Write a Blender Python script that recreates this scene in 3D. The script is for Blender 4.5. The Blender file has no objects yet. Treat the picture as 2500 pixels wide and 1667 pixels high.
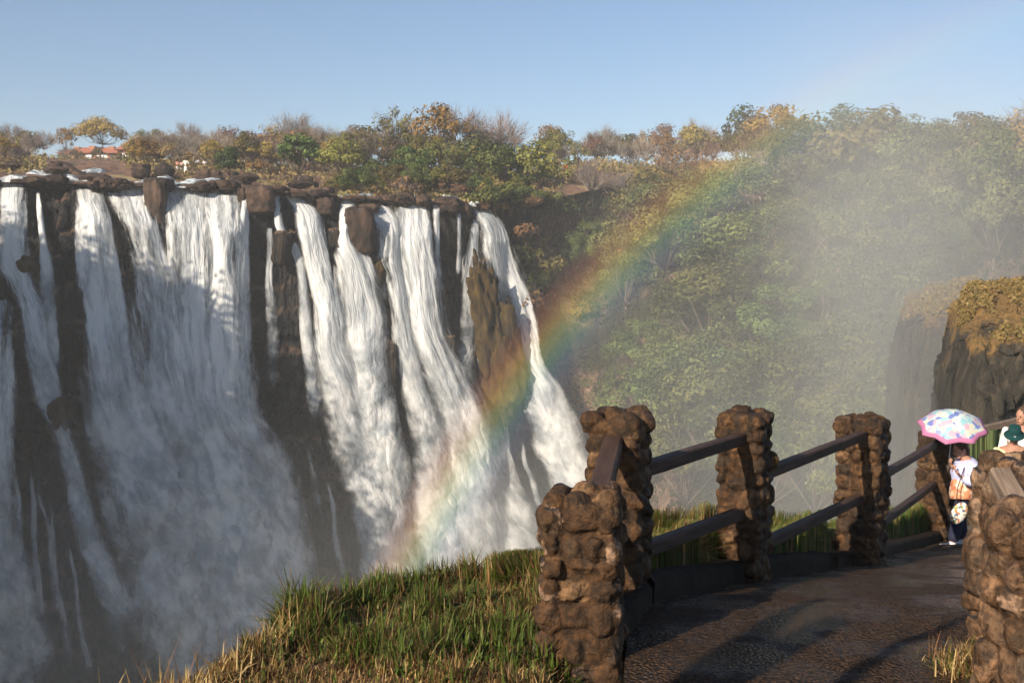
import bpy, math, random
import numpy as np
from mathutils import Vector, Matrix
random.seed(7)
RNG = np.random.default_rng(11)
scene = bpy.context.scene
COL = scene.collection

# ------------------------------------------------------------------ camera model
F, HOR, CX, CY = 1150.0, 260.0, 512.0, 341.0
PITCH = math.atan((CY - HOR) / F)
CP, SP = math.cos(PITCH), math.sin(PITCH)
SUN_AZ, SUN_EL = math.radians(37.3), math.radians(28.0)      # direction the light travels to, and its fall
LIGHT = np.array([math.sin(SUN_AZ) * math.cos(SUN_EL), math.cos(SUN_AZ) * math.cos(SUN_EL), -math.sin(SUN_EL)])


def P(px, py, Y):
    """world point seen at a pixel of the 1024 frame, Y metres ahead of the viewer"""
    px, py, Y = np.broadcast_arrays(np.asarray(px, float), np.asarray(py, float), np.asarray(Y, float))
    xd = (px - CX) / F
    yd = (CY - py) / F
    wy = CP + SP * yd
    wz = -SP + CP * yd
    return np.stack([xd / wy * Y, Y, wz / wy * Y], -1)


# ------------------------------------------------------------------ noise
def _hash(ix, iy, iz, seed):
    h = (ix.astype(np.int64) * 374761393 + iy.astype(np.int64) * 668265263 + iz.astype(np.int64) * 2147483647 + seed * 974711) & 0xFFFFFFFF
    h = ((h ^ (h >> 13)) * 1274126177) & 0xFFFFFFFF
    h = ((h ^ (h >> 16)) * 2246822519) & 0xFFFFFFFF
    return ((h ^ (h >> 15)) & 0xFFFFFF) / float(0xFFFFFF)


def vnoise(p, seed=0):
    p = np.asarray(p, float)
    i = np.floor(p)
    f = p - i
    f = f * f * (3 - 2 * f)
    ix, iy, iz = i[..., 0], i[..., 1], i[..., 2]
    r = 0
    for dx in (0, 1):
        for dy in (0, 1):
            for dz in (0, 1):
                w = (f[..., 0] if dx else 1 - f[..., 0]) * (f[..., 1] if dy else 1 - f[..., 1]) * (f[..., 2] if dz else 1 - f[..., 2])
                r = r + w * _hash(ix + dx, iy + dy, iz + dz, seed)
    return r * 2 - 1


def fbm(p, octaves=4, seed=0):
    p = np.asarray(p, float)
    a, r = 0.5, 0
    for k in range(octaves):
        r = r + a * vnoise(p * (2.03 ** k), seed + k * 17)
        a *= 0.5
    return r


def cell(p, seed=0):
    i = np.floor(p)
    return _hash(i[..., 0], i[..., 1], i[..., 2], seed) * 2 - 1


# ------------------------------------------------------------------ mesh helpers
def mesh(name, V, faces, mats=(), smooth=True, uvs=None, cols=None, midx=None):
    me = bpy.data.meshes.new(name)
    V = np.asarray(V, float).reshape(-1, 3)
    if isinstance(faces, np.ndarray):
        faces = [faces]
    if isinstance(faces, list) and faces and isinstance(faces[0], np.ndarray):
        loops = np.concatenate([f.reshape(-1) for f in faces]).astype(np.int32)
        tot = np.concatenate([np.full(len(f), f.shape[1], np.int32) for f in faces])
        start = np.concatenate([[0], np.cumsum(tot)[:-1]]).astype(np.int32)
        me.vertices.add(len(V)); me.vertices.foreach_set('co', V.astype(np.float32).ravel())
        me.loops.add(len(loops)); me.loops.foreach_set('vertex_index', loops)
        me.polygons.add(len(tot)); me.polygons.foreach_set('loop_start', start)
        me.update(calc_edges=True)
    else:
        me.from_pydata([tuple(v) for v in V], [], faces)
        loops = np.empty(len(me.loops), np.int32); me.loops.foreach_get('vertex_index', loops)
    me.validate(clean_customdata=False)
    loops = np.empty(len(me.loops), np.int32); me.loops.foreach_get('vertex_index', loops)
    me.polygons.foreach_set('use_smooth', np.full(len(me.polygons), smooth))
    if uvs:
        for n, uv in uvs.items():
            l = me.uv_layers.new(name=n)
            l.data.foreach_set('uv', np.asarray(uv, np.float32)[loops].ravel())
    if cols:
        for n, c in cols.items():
            c = np.asarray(c, np.float32)
            if c.shape[-1] == 3:
                c = np.concatenate([c, np.ones((len(c), 1), np.float32)], 1)
            a = me.attributes.new(n, 'FLOAT_COLOR', 'POINT')
            a.data.foreach_set('color', c.ravel())
    for m in mats if isinstance(mats, (list, tuple)) else (mats,):
        me.materials.append(m)
    if midx is not None:
        me.polygons.foreach_set('material_index', np.asarray(midx, np.int32))
    me.update()
    return me


def link(name, me, parent=None, loc=None):
    o = bpy.data.objects.new(name, me)
    COL.objects.link(o)
    if parent is not None:
        o.parent = parent
    if loc is not None:
        o.location = loc
    return o


def tag(o, label=None, cat=None, group=None, kind=None):
    if label: o['label'] = label
    if cat: o['category'] = cat
    if group: o['group'] = group
    if kind: o['kind'] = kind
    return o


def empty(name, loc, label=None, cat=None, group=None, rz=0):
    o = bpy.data.objects.new(name, None)
    COL.objects.link(o)
    o.location = loc
    o.rotation_euler = (0, 0, rz)
    o.empty_display_size = 0.2
    return tag(o, label, cat, group)


def copy_tree(o, parent=None):
    c = o.copy()
    COL.objects.link(c)
    c.parent = parent
    for ch in [x for x in bpy.data.objects if x.parent == o]:
        copy_tree(ch, c)
    return c


def gridfaces(nr, nc):
    r, c = np.meshgrid(np.arange(nr - 1), np.arange(nc - 1), indexing='ij')
    a = (r * nc + c).ravel()
    return np.stack([a, a + 1, a + nc + 1, a + nc], 1)


class MB:
    """collects pieces of one part"""
    def __init__(s): s.v, s.f, s.c, s.n, s.m = [], [], [], 0, []

    def add(s, V, Fs, col=None, mi=0):
        V = np.asarray(V, float).reshape(-1, 3)
        s.v.append(V)
        for f in Fs:
            s.f.append([int(i) + s.n for i in f]); s.m.append(mi)
        s.c.append(np.tile(np.asarray(col if col is not None else (1, 1, 1), float), (len(V), 1)) if np.ndim(col) < 2 else np.asarray(col))
        s.n += len(V)
        return s

    def box(s, c, size, M=None, col=None, mi=0):
        c = np.asarray(c, float); h = np.asarray(size, float) / 2
        V = np.array([[x, y, z] for x in (-1, 1) for y in (-1, 1) for z in (-1, 1)]) * h
        if M is not None:
            V = V @ np.asarray(M).T
        return s.add(V + c, [(0, 1, 3, 2), (4, 6, 7, 5), (0, 4, 5, 1), (2, 3, 7, 6), (0, 2, 6, 4), (1, 5, 7, 3)], col, mi)

    def stone(s, c, sz, M, rng, sq=3.4):
        V, Fs = [], []
        nu, nv = 16, 11
        for j in range(nv + 1):
            a = math.pi * j / nv
            for i in range(nu):
                q = 2 * math.pi * i / nu
                V.append((math.sin(a) * math.cos(q), math.sin(a) * math.sin(q), math.cos(a)))
        V = np.array(V); V = V / (np.abs(V) ** sq).sum(1, keepdims=True) ** (1 / sq)
        for k in range(9):
            n = rng.normal(size=3); n /= np.linalg.norm(n)
            V -= n * np.maximum(V @ n - rng.uniform(.72, .98), 0)[:, None]
        for j in range(nv):
            for i in range(nu):
                i2 = (i + 1) % nu
                Fs.append((j * nu + i, (j + 1) * nu + i, (j + 1) * nu + i2, j * nu + i2))
        return s.add((V * sz) @ np.asarray(M).T + np.asarray(c, float), Fs)

    def tube(s, pts, rad, n=6, col=None, mi=0, cap=True):
        pts = np.asarray(pts, float); rad = np.broadcast_to(rad, len(pts))
        V, Fs = [], []
        prev = None
        for i, p in enumerate(pts):
            d = pts[min(i + 1, len(pts) - 1)] - pts[max(i - 1, 0)]
            d = d / (np.linalg.norm(d) + 1e-9)
            if prev is None:
                a = np.cross(d, (0, 0, 1) if abs(d[2]) < .9 else (1, 0, 0))
            else:
                a = prev - d * np.dot(prev, d)
            a = a / (np.linalg.norm(a) + 1e-9); prev = a
            b = np.cross(d, a)
            for k in range(n):
                t = 2 * math.pi * k / n
                V.append(p + rad[i] * (a * math.cos(t) + b * math.sin(t)))
        for i in range(len(pts) - 1):
            for k in range(n):
                k2 = (k + 1) % n
                Fs.append((i * n + k, i * n + k2, (i + 1) * n + k2, (i + 1) * n + k))
        if cap:
            Fs.append(tuple(range(n))[::-1]); Fs.append(tuple((len(pts) - 1) * n + k for k in range(n)))
        return s.add(V, Fs, col, mi)

    def ball(s, c, r, nu=10, nv=7, col=None, mi=0, M=None, sq=0):
        V, Fs = [], []
        r = np.broadcast_to(np.asarray(r, float), 3)
        for j in range(nv + 1):
            a = math.pi * j / nv
            for i in range(nu):
                t = 2 * math.pi * i / nu
                V.append((math.sin(a) * math.cos(t), math.sin(a) * math.sin(t), math.cos(a)))
        V = np.array(V)
        if sq: V = V / (np.abs(V) ** sq).sum(1, keepdims=True) ** (1 / sq)
        V = V * r
        if M is not None: V = V @ np.asarray(M).T
        for j in range(nv):
            for i in range(nu):
                i2 = (i + 1) % nu
                Fs.append((j * nu + i, (j + 1) * nu + i, (j + 1) * nu + i2, j * nu + i2))
        return s.add(V + np.asarray(c, float), Fs, col, mi)

    def mesh(s, name, mats, smooth=True):
        V = np.concatenate(s.v)
        me = mesh(name, V, s.f, mats, smooth, cols={'tint': np.concatenate(s.c)})
        if len(set(s.m)) > 1 and len(me.polygons) == len(s.m):
            me.polygons.foreach_set('material_index', np.array(s.m, np.int32))
        return me

    def obj(s, name, mats, parent=None, smooth=True, loc=None):
        return link(name, s.mesh(name, mats, smooth), parent, loc)


def rotz(a):
    c, s = math.cos(a), math.sin(a)
    return np.array([[c, -s, 0], [s, c, 0], [0, 0, 1.0]])


def along(d):
    """rotation whose x axis follows d"""
    d = np.asarray(d, float); d = d / np.linalg.norm(d)
    y = np.cross((0, 0, 1), d); y /= np.linalg.norm(y)
    return np.stack([d, y, np.cross(d, y)], 1)


# ------------------------------------------------------------------ material helpers
class NT:
    def __init__(s, name):
        s.m = bpy.data.materials.new(name); s.m.use_nodes = True
        s.t = s.m.node_tree; s.t.nodes.clear()
        s.out = s.t.nodes.new('ShaderNodeOutputMaterial')

    def n(s, typ, ins=None, **kw):
        nd = s.t.nodes.new('ShaderNode' + typ)
        for k, v in kw.items(): setattr(nd, k, v)
        for k, v in (ins or {}).items():
            sock = nd.inputs[k]
            if isinstance(v, bpy.types.NodeSocket): s.t.links.new(v, sock)
            elif isinstance(v, bpy.types.Node): s.t.links.new(v.outputs[0], sock)
            else: sock.default_value = v
        return nd

    def math(s, op, a, b=0.0, c=0.0, clamp=False):
        return s.n('Math', {0: a, 1: b, 2: c}, operation=op, use_clamp=clamp).outputs[0]

    def coord(s, scale=(1, 1, 1), kind='Object', loc=(0, 0, 0)):
        tc = s.n('TexCoord')
        return s.n('Mapping', {'Vector': tc.outputs[kind], 'Scale': scale, 'Location': loc}).outputs[0]

    def noise(s, vec, scale=1.0, detail=4, rough=.55, lac=2.0):
        return s.n('TexNoise', {'Vector': vec, 'Scale': scale, 'Detail': detail, 'Roughness': rough}).outputs['Fac']

    def ramp(s, fac, stops, interp='LINEAR'):
        nd = s.n('ValToRGB', {'Fac': fac}); cr = nd.color_ramp; cr.interpolation = interp
        while len(cr.elements) < len(stops): cr.elements.new(.5)
        for e, (p, c) in zip(cr.elements, stops):
            e.position = p; e.color = (*c, 1) if len(c) == 3 else c
        return nd.outputs['Color']

    def mix(s, fac, a, b, typ='MIX'):
        nd = s.n('Mix', data_type='RGBA', blend_type=typ)
        for i, v in ((0, fac), (6, a), (7, b)):
            if isinstance(v, bpy.types.NodeSocket): s.t.links.new(v, nd.inputs[i])
            else: nd.inputs[i].default_value = (*v, 1) if isinstance(v, tuple) and len(v) == 3 else v
        return nd.outputs[2]

    def maprange(s, v, a, b, c=0.0, d=1.0, smooth=True):
        nd = s.n('MapRange', {'Value': v, 'From Min': a, 'From Max': b, 'To Min': c, 'To Max': d})
        nd.interpolation_type = 'SMOOTHSTEP' if smooth else 'LINEAR'
        return nd.outputs[0]

    def bump(s, h, strength=.5, dist=.1):
        return s.n('Bump', {'Height': h, 'Strength': strength, 'Distance': dist}).outputs[0]

    def attr(s, name='tint'):
        return s.n('Attribute', attribute_name=name).outputs['Color']

    def pbr(s, color, rough=.8, normal=None, spec=.3, **kw):
        ins = {'Base Color': (*color, 1) if isinstance(color, tuple) and len(color) == 3 else color, 'Roughness': rough, 'Specular IOR Level': spec}
        if normal is not None: ins['Normal'] = normal
        ins.update(kw)
        return s.n('BsdfPrincipled', ins).outputs[0]

    def done(s, shader):
        s.t.links.new(shader, s.out.inputs['Surface'])
        return s.m


def plain(name, color, rough=.75, var=.25, scale=8.0, spec=.3, bump=.15, bd=.02):
    t = NT(name)
    n = t.noise(t.coord(), scale, 5)
    dark = tuple(c * (1 - var) for c in color); lite = tuple(min(1, c * (1 + var)) for c in color)
    return t.done(t.pbr(t.ramp(n, [(.3, dark), (.7, lite)]), rough, t.bump(n, bump, bd), spec))


# foliage: colour comes from the leaves themselves (attribute) with a small shift per plant
def foliage_mat(name, trans=.35, rough=.6, vary=.25):
    t = NT(name)
    oi = t.n('ObjectInfo').outputs['Random']
    hs = t.n('HueSaturation', {'Color': t.attr(), 'Hue': t.math('MULTIPLY_ADD', oi, .05, .475),
                               'Value': t.math('MULTIPLY_ADD', oi, vary * 2, 1 - vary)}).outputs[0]
    p = t.pbr(hs, rough, spec=.2)
    tr = t.n('BsdfTranslucent', {'Color': hs}).outputs[0]
    return t.done(t.n('MixShader', {0: trans, 1: p, 2: tr}).outputs[0])


M_LEAF = foliage_mat('leaves', trans=.2)
M_TWIG = foliage_mat('dry_twigs', trans=.1, rough=.9, vary=.15)
M_GRASS = foliage_mat('grass_blades', trans=.3, rough=.5, vary=.0)


def bark_mat(name, c):
    t = NT(name)
    n = t.noise(t.coord((3, 3, .8)), 2.0, 5)
    return t.done(t.pbr(t.ramp(n, [(.3, tuple(x * .6 for x in c)), (.7, c)]), .9, t.bump(n, .6, .1)))


M_BARK = bark_mat('bark', (.20, .15, .11))
M_BARKPALE = bark_mat('pale_bark', (.42, .36, .30))


def basalt_mat():
    t = NT('wet_basalt')
    big = t.noise(t.coord((.10, .10, .05)), 1.0, 4)
    med = t.noise(t.coord((.5, .5, .22)), 1.0, 6, .6)
    fine = t.noise(t.coord((2.2, 2.2, .9)), 1.0, 6, .6)
    col = t.ramp(med, [(.28, (.004, .0036, .0034)), (.5, (.010, .0085, .0075)), (.74, (.030, .022, .017))])
    moss = t.maprange(big, .53, .66)
    mossn = t.maprange(fine, .44, .62)
    col = t.mix(t.math('MULTIPLY', t.math('MULTIPLY', moss, mossn), .75), col, (.085, .052, .011))
    geo = t.n('NewGeometry')
    nz = t.n('SeparateXYZ', {0: geo.outputs['Normal']}).outputs[2]
    col = t.mix(t.maprange(nz, .35, .8), col, t.ramp(fine, [(.3, (.10, .062, .04)), (.7, (.20, .125, .08))]))  # upward faces painted lighter reddish brown, as sunlit tops
    h = t.math('ADD', t.math('MULTIPLY', med, 1.5), fine)
    return t.done(t.pbr(col, .55, t.bump(h, .9, .9), .35))


M_BASALT = basalt_mat()


def riverbed_mat():
    t = NT('riverbed_rock')
    a = t.noise(t.coord((.12, .12, .3)), 1.0, 5)
    b = t.noise(t.coord(), .9, 6, .65)
    col = t.ramp(b, [(.3, (.06, .036, .025)), (.5, (.15, .085, .055)), (.72, (.27, .165, .105))])
    col = t.mix(t.maprange(a, .56, .68), col, t.ramp(b, [(.3, (.18, .14, .07)), (.7, (.34, .26, .13))]))
    return t.done(t.pbr(col, .85, t.bump(b, .8, .5)))


M_RIVERBED = riverbed_mat()


def boulder_mat():
    t = NT('boulder_rock')
    b = t.noise(t.coord(), 1.3, 6, .6)
    oi = t.n('ObjectInfo').outputs['Random']
    col = t.ramp(b, [(.3, (.014, .010, .008)), (.52, (.050, .030, .020)), (.75, (.125, .076, .05))])
    col = t.n('HueSaturation', {'Color': col, 'Value': t.math('MULTIPLY_ADD', oi, .8, .6)}).outputs[0]
    return t.done(t.pbr(col, .8, t.bump(b, .9, .35)))


M_BOULDER = boulder_mat()


def water_mat(name, base=.40, tint=(.74, .74, .725), fade=1.0, full=1.0, start=0.0):
    t = NT(name)
    uvf = t.n('UVMap', uv_map='flow').outputs[0]
    uvu = t.n('UVMap', uv_map='unit').outputs[0]
    sx = t.n('SeparateXYZ', {0: uvu})
    u, v = sx.outputs[0], sx.outputs[1]
    # wobble so streaks are not ruled straight
    wob = t.n('TexNoise', {'Vector': t.n('Mapping', {'Vector': uvf, 'Scale': (.25, .11, 1)}).outputs[0], 'Scale': 1.0, 'Detail': 3}).outputs['Color']
    wv = t.n('VectorMath', {0: wob, 1: (.5, .5, .5)}, operation='SUBTRACT').outputs[0]
    wv = t.n('VectorMath', {0: wv, 'Scale': 1.9}, operation='SCALE').outputs[0]
    fl = t.n('VectorMath', {0: uvf, 1: wv}, operation='ADD').outputs[0]

    def nz(sc, det=5, r=.55):
        return t.n('TexNoise', {'Vector': t.n('Mapping', {'Vector': fl, 'Scale': (*sc, 1)}).outputs[0], 'Scale': 1.0, 'Detail': det, 'Roughness': r}).outputs['Fac']
    n1, n2, n3, n4 = nz((.36, .035), 4, .5), nz((1.3, .13), 5, .58), nz((.13, .085), 5, .58), nz((5, .9), 3, .6)
    n5 = nz((.45, .30), 5, .6)
    n1, n2, n3, n4 = (t.maprange(q, a, b, smooth=False) for q, a, b in ((n1, .3, .7), (n2, .3, .7), (n3, .3, .7), (n4, .32, .68)))
    n5 = t.maprange(n5, .3, .7, smooth=False)
    low = t.maprange(v, .2, .62)
    top = t.math('ADD', t.math('MULTIPLY', n1, .54), t.math('ADD', t.math('MULTIPLY', n2, .36), t.math('MULTIPLY', n4, .10)))
    bot = t.math('ADD', t.math('MULTIPLY', n3, .52), t.math('ADD', t.math('MULTIPLY', n5, .34), t.math('MULTIPLY', n1, .14)))
    val = t.n('Mix', {0: low, 2: top, 3: bot}, data_type='FLOAT').outputs[0]
    wd = t.maprange(v, .2, .7, .20, .36)
    e = t.math('ABSOLUTE', t.math('MULTIPLY_ADD', u, 2.0, -1.0))
    e = t.math('POWER', e, 2.4)
    th = t.math('MULTIPLY_ADD', e, .46, base)
    # gauzier towards the end of the fall, and a ragged start
    th = t.math('ADD', th, t.maprange(v, .82, 1.0, 0, .5 * fade))
    if start: th = t.math('ADD', th, t.maprange(v, 0, .3, start, 0))
    alpha = t.maprange(val, t.math('SUBTRACT', th, wd), t.math('ADD', th, wd))
    alpha = t.math('MULTIPLY', alpha, t.maprange(v, .22, .6, 1.0 * full, .88 * full))
    h1 = t.math('ADD', t.math('ADD', t.math('MULTIPLY', n1, .8), t.math('MULTIPLY', n4, .10)), t.math('MULTIPLY', n2, .45))
    h2 = t.math('ADD', t.math('MULTIPLY', n5, .55), t.math('MULTIPLY', n3, .8))
    h = t.n('Mix', {0: low, 2: h1, 3: h2}, data_type='FLOAT').outputs[0]
    nm = t.bump(h, .45, 1.0)
    col = t.mix(t.maprange(t.n('Mix', {0: low, 2: t.math('MULTIPLY_ADD', n2, .55, t.math('MULTIPLY_ADD', n4, .18, t.math('MULTIPLY', n1, .3))), 3: n5}, data_type='FLOAT').outputs[0], .2, .75), (tint[0] * .55, tint[1] * .60, tint[2] * .65), tint)
    d = t.pbr(col, .7, nm, .2)
    tr = t.n('BsdfTranslucent', {'Color': (.8, .85, .88, 1), 'Normal': nm}).outputs[0]
    sh = t.n('MixShader', {0: .12, 1: d, 2: tr}).outputs[0]
    tp = t.n('BsdfTransparent').outputs[0]
    return t.done(t.n('MixShader', {0: alpha, 1: tp, 2: sh}).outputs[0])


M_FALL = water_mat('falling_water', .345)
M_TRICKLE = water_mat('thin_water', .36)
M_VEIL = water_mat('thread_water', .40, fade=3.0, full=.62, start=.5)


def rapid_mat():
    t = NT('white_rapids')
    n = t.noise(t.coord((.6, 1.2, 1)), 1.3, 6, .6)
    col = t.ramp(n, [(.38, (.05, .075, .09)), (.5, (.4, .45, .47)), (.6, (.86, .87, .86))])
    return t.done(t.pbr(col, .45, t.bump(n, .8, .4), .5))


M_RAPID = rapid_mat()
M_RIVER = plain('gorge_river', (.20, .23, .22), .3, .4, .08)


def slope_mat():
    t = NT('gorge_slope_earth')
    a = t.noise(t.coord((.09, .09, .09)), 1.0, 4)
    b = t.noise(t.coord(), .8, 6, .65)
    earth = t.ramp(b, [(.3, (.05, .032, .022)), (.5, (.14, .083, .05)), (.74, (.32, .21, .13))])
    gr = t.ramp(b, [(.3, (.010, .014, .006)), (.7, (.05, .05, .018))])
    return t.done(t.pbr(t.mix(t.maprange(a, .42, .56), gr, earth), .95, t.bump(b, 1.0, .8)))


M_SLOPE = slope_mat()


def grasscliff_mat(name, split, spread):
    """dark columnar rock under hanging rust coloured grass: the grass covers what slopes back and hangs down in tongues"""
    t = NT(name)
    b = t.noise(t.coord((2.2, 2.2, .16)), 1.0, 6, .6)
    f = t.noise(t.coord((3, 3, 1.6)), 1.6, 5, .6)
    ton = t.noise(t.coord((.55, .55, .10)), 1.0, 4)
    rock = t.ramp(b, [(.3, (.012, .011, .008)), (.55, (.045, .037, .025)), (.75, (.11, .085, .055))])
    gr = t.ramp(f, [(.25, (.08, .07, .02)), (.45, (.18, .11, .035)), (.7, (.28, .155, .055))])
    z = t.n('SeparateXYZ', {0: t.n('TexCoord').outputs['Object']}).outputs[2]
    k = t.math('ADD', z, t.math('MULTIPLY', t.math('SUBTRACT', ton, .5), spread))
    k = t.math('ADD', k, t.math('MULTIPLY', t.math('SUBTRACT', f, .5), 2.0))
    fac = t.maprange(k, split - .5, split + .5)
    col = t.mix(fac, rock, gr)
    return t.done(t.pbr(col, .9, t.bump(t.math('ADD', b, f), .9, .5)))


def stone_mat():
    t = NT('mortared_cobbles')
    c = t.attr()
    n = t.noise(t.coord(), 22, 6, .6)
    n2 = t.noise(t.coord(), 70, 4, .6)
    pat = t.noise(t.coord(), 6, 4)
    col = t.mix(t.maprange(n, .35, .68), t.mix(1.0, c, (.42, .40, .40), 'MULTIPLY'), t.mix(1.0, c, (1.35, 1.25, 1.2), 'MULTIPLY'))
    col = t.mix(t.math('MULTIPLY', t.maprange(pat, .58, .68), .5), col, (.05, .032, .02))
    h = t.math('ADD', n, t.math('MULTIPLY', n2, .35))
    rough = t.maprange(pat, .35, .65, .55, .9)
    return t.done(t.pbr(col, rough, t.bump(h, .9, .03), .3))


M_STONE = stone_mat()


def path_mat():
    t = NT('wet_pebble_path')
    v = t.n('TexVoronoi', {'Vector': t.coord((1, 1, .5)), 'Scale': 50.0, 'Randomness': 1.0})
    d = v.outputs['Distance']
    n = t.noise(t.coord(), 1.6, 5)
    n2 = t.noise(t.coord((26, 60, 60)), 1.0, 4)
    vt = t.n('SeparateColor', {0: v.outputs['Color']}).outputs[0]
    col = t.mix(.5, t.ramp(n, [(.3, (.036, .020, .010)), (.7, (.085, .050, .028))]), t.ramp(vt, [(0, (.10, .06, .035)), (.5, (.42, .30, .21)), (1, (.85, .62, .42))]), 'OVERLAY')
    col = t.mix(t.maprange(d, .35, .75), col, (.016, .012, .011))
    col = t.mix(.5, col, t.ramp(n2, [(.40, (.006, .005, .004)), (.66, (.13, .08, .048))]))
    rough = t.maprange(n, .42, .6, .22, .85)
    h = t.math('SUBTRACT', t.math('MULTIPLY', n2, .25), d)
    return t.done(t.pbr(col, rough, t.bump(h, 1.0, .03), .12))


M_PATH = path_mat()
M_KERB = plain('wet_kerb_stone', (.017, .012, .008), .85, .5, 9, .1, .8, .02)
M_EARTH = plain('bank_soil', (.085, .055, .03), .95, .5, 5, .1, .8, .05)


def wood_mat(name, c, sc=(3, 40, 40), rough=.6):
    t = NT(name)
    n = t.noise(t.coord(sc), 1.0, 6, .6)
    k = t.noise(t.coord((1, 5, 5)), 3, 3)
    col = t.ramp(n, [(.3, tuple(x * .45 for x in c)), (.55, c), (.75, tuple(min(1, x * 1.5) for x in c))])
    col = t.mix(t.math('MULTIPLY', t.maprange(k, .6, .7), .6), col, tuple(x * .3 for x in c))
    return t.done(t.pbr(col, rough, t.bump(n, .7, .01), .22))


M_WOODDARK = wood_mat('dark_wet_timber', (.062, .036, .027), rough=.7)
M_WOODPALE = wood_mat('weathered_timber', (.22, .16, .115), rough=.8)

# ------------------------------------------------------------------ terrain profiles
LIP_PX = np.array([-160, 0, 80, 165, 250, 340, 430, 490, 530, 600, 700, 850, 1100, 1400.])
LIP_Y = np.array([112, 118, 121, 124, 127, 132, 137, 141, 147, 158, 162, 156, 140, 128.])
LIP_Z = np.array([7.6, 7.9, 7.9, 7.76, 7.6, 7.0, 6.8, 6.25, 7.0, 9.75, 12, 12.5, 12, 12])
RD = np.array([-400, 0, 10, 30, 60, 100, 160, 300, 2000, 9000.])
RZ = np.array([0, 0, 1.2, 4.2, 7.3, 10.8, 15.8, 21, 26, 30.])


def lipY(px): return np.interp(px, LIP_PX, LIP_Y)
def lipZ(px): return np.interp(px, LIP_PX, LIP_Z)


def ground_z(X, Y):
    px = 512 + F * X / np.maximum(Y, 1)
    d = Y - lipY(px)
    rough = np.clip(d / 10, 0, 1)
    p = np.stack([X * .09, Y * .09, X * 0], -1)
    bank = 2.4 * np.exp(-((px - 585) / 42) ** 2) * np.clip(d / 8, 0, 1)
    return bank + lipZ(px) + np.interp(d, RD, RZ) * np.where(px > 560, .8, 1) + rough * (fbm(p, 4, 5) * 1.3 + fbm(p * 5, 3, 9) * .5)


def lip_py(px):
    return HOR - lipZ(px) * F / lipY(px)


def cliffY(px, py):
    r = np.clip((np.asarray(py) - lip_py(px)) / 400, 0, 2)
    return lipY(px) * (1 - .10 * r ** 1.1)


# plateau
pxs = np.concatenate([np.linspace(-160, 1120, 360)])
ds = np.concatenate([np.linspace(-1.0, 60, 90), np.linspace(63, 200, 50), np.geomspace(210, 7000, 26)])
PXg, Dg = np.meshgrid(pxs, ds)
Yg = lipY(PXg) + Dg
Xg = (PXg - 512) / F * Yg
V = np.stack([Xg, Yg, ground_z(Xg, Yg)], -1)
o = link('plateau_ground', mesh('plateau_ground', V, gridfaces(*PXg.shape)[:, ::-1], M_RIVERBED))
tag(o, 'stony brown river bed and dry woodland ground above the falls', kind='structure')

# falls cliff
cpx = np.linspace(-150, 566, 500)
ct = np.linspace(0, 1, 190)
CPX, CT = np.meshgrid(cpx, ct)
CPY = lip_py(CPX) + CT * 620
CYv = cliffY(CPX, CPY) + np.clip((CPX - 520) / 46, 0, 1) ** 2 * 14
V = P(CPX, CPY, CYv)
wx = V + np.stack([fbm(V * .22, 3, 31), V[..., 0] * 0, fbm(V * .22, 3, 41)], -1) * 1.6
disp = 1.25 * cell(np.stack([wx[..., 0] / 4.2, wx[..., 1] * 0, wx[..., 2] / 8.5], -1), 3)
disp += .75 * cell(np.stack([wx[..., 0] / 1.9, wx[..., 1] * 0, wx[..., 2] / 3.3], -1), 5)
disp += .8 * fbm(V * .5, 4, 8) + 1.6 * fbm(np.stack([V[..., 0] * .09, V[..., 1] * .09, V[..., 2] * .05], -1), 3, 77)
disp -= 1.2
V[..., 1] -= disp * np.clip(CT * 14, .5, 1)
V[..., 2] += np.where(CT < .02, .1 + .55 * cell(np.stack([wx[..., 0] / 1.3, wx[..., 1] * 0, wx[..., 2] * 0], -1), 19) + .6 * cell(np.stack([wx[..., 0] / 3, wx[..., 1] * 0, wx[..., 2] * 0], -1), 9), 0)
topstrip = V[0].copy(); topstrip[:, 1] += 6; topstrip[:, 2] = ground_z(topstrip[:, 0], topstrip[:, 1]) - .3
V = np.concatenate([topstrip[None], V], 0)
o = link('falls_cliff', mesh('falls_cliff', V, gridfaces(*V.shape[:2]), M_BASALT))
tag(o, 'dark wet basalt cliff with ochre moss behind the falls', kind='structure')

# gorge slope under the woodland, right of the falls
SC = {540: [(206, 147.5), (260, 146), (340, 144), (450, 141), (740, 130)],
      600: [(189, 158.5), (250, 152), (340, 144), (450, 138), (740, 114)],
      650: [(181, 160.5), (250, 149), (350, 131), (480, 113), (740, 88)],
      720: [(174, 161.5), (250, 144), (350, 122), (480, 100), (740, 78)],
      800: [(170, 158.5), (250, 138), (350, 118), (480, 99), (740, 76)],
      880: [(167, 154.5), (250, 130), (350, 112), (480, 98), (740, 78)],
      960: [(166, 149.5), (230, 122), (290, 104), (420, 94), (740, 78)],
      1080: [(162, 141.5), (230, 112), (290, 96), (420, 88), (740, 72)],
      1200: [(162, 135), (230, 104), (290, 90), (420, 82), (740, 66)]}


def rim_py(px):
    return np.interp(px, [540, 600, 650, 720, 800, 880, 960, 1080, 1200], [206, 189, 181, 174, 170, 167, 166, 162, 162])


SCK = sorted(SC)


def slopeY(px, py):
    px = np.asarray(px, float); py = np.asarray(py, float)
    cols = np.stack([np.interp(py, [a for a, b in SC[k]], [b for a, b in SC[k]]) for k in SCK], 0)
    i = np.clip(np.searchsorted(SCK, px) - 1, 0, len(SCK) - 2)
    k0 = np.array(SCK)[i]; k1 = np.array(SCK)[i + 1]
    w = np.clip((px - k0) / (k1 - k0), 0, 1)
    a = np.take_along_axis(cols, i[None], 0)[0]; b = np.take_along_axis(cols, (i + 1)[None], 0)[0]
    return a * (1 - w) + b * w


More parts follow.
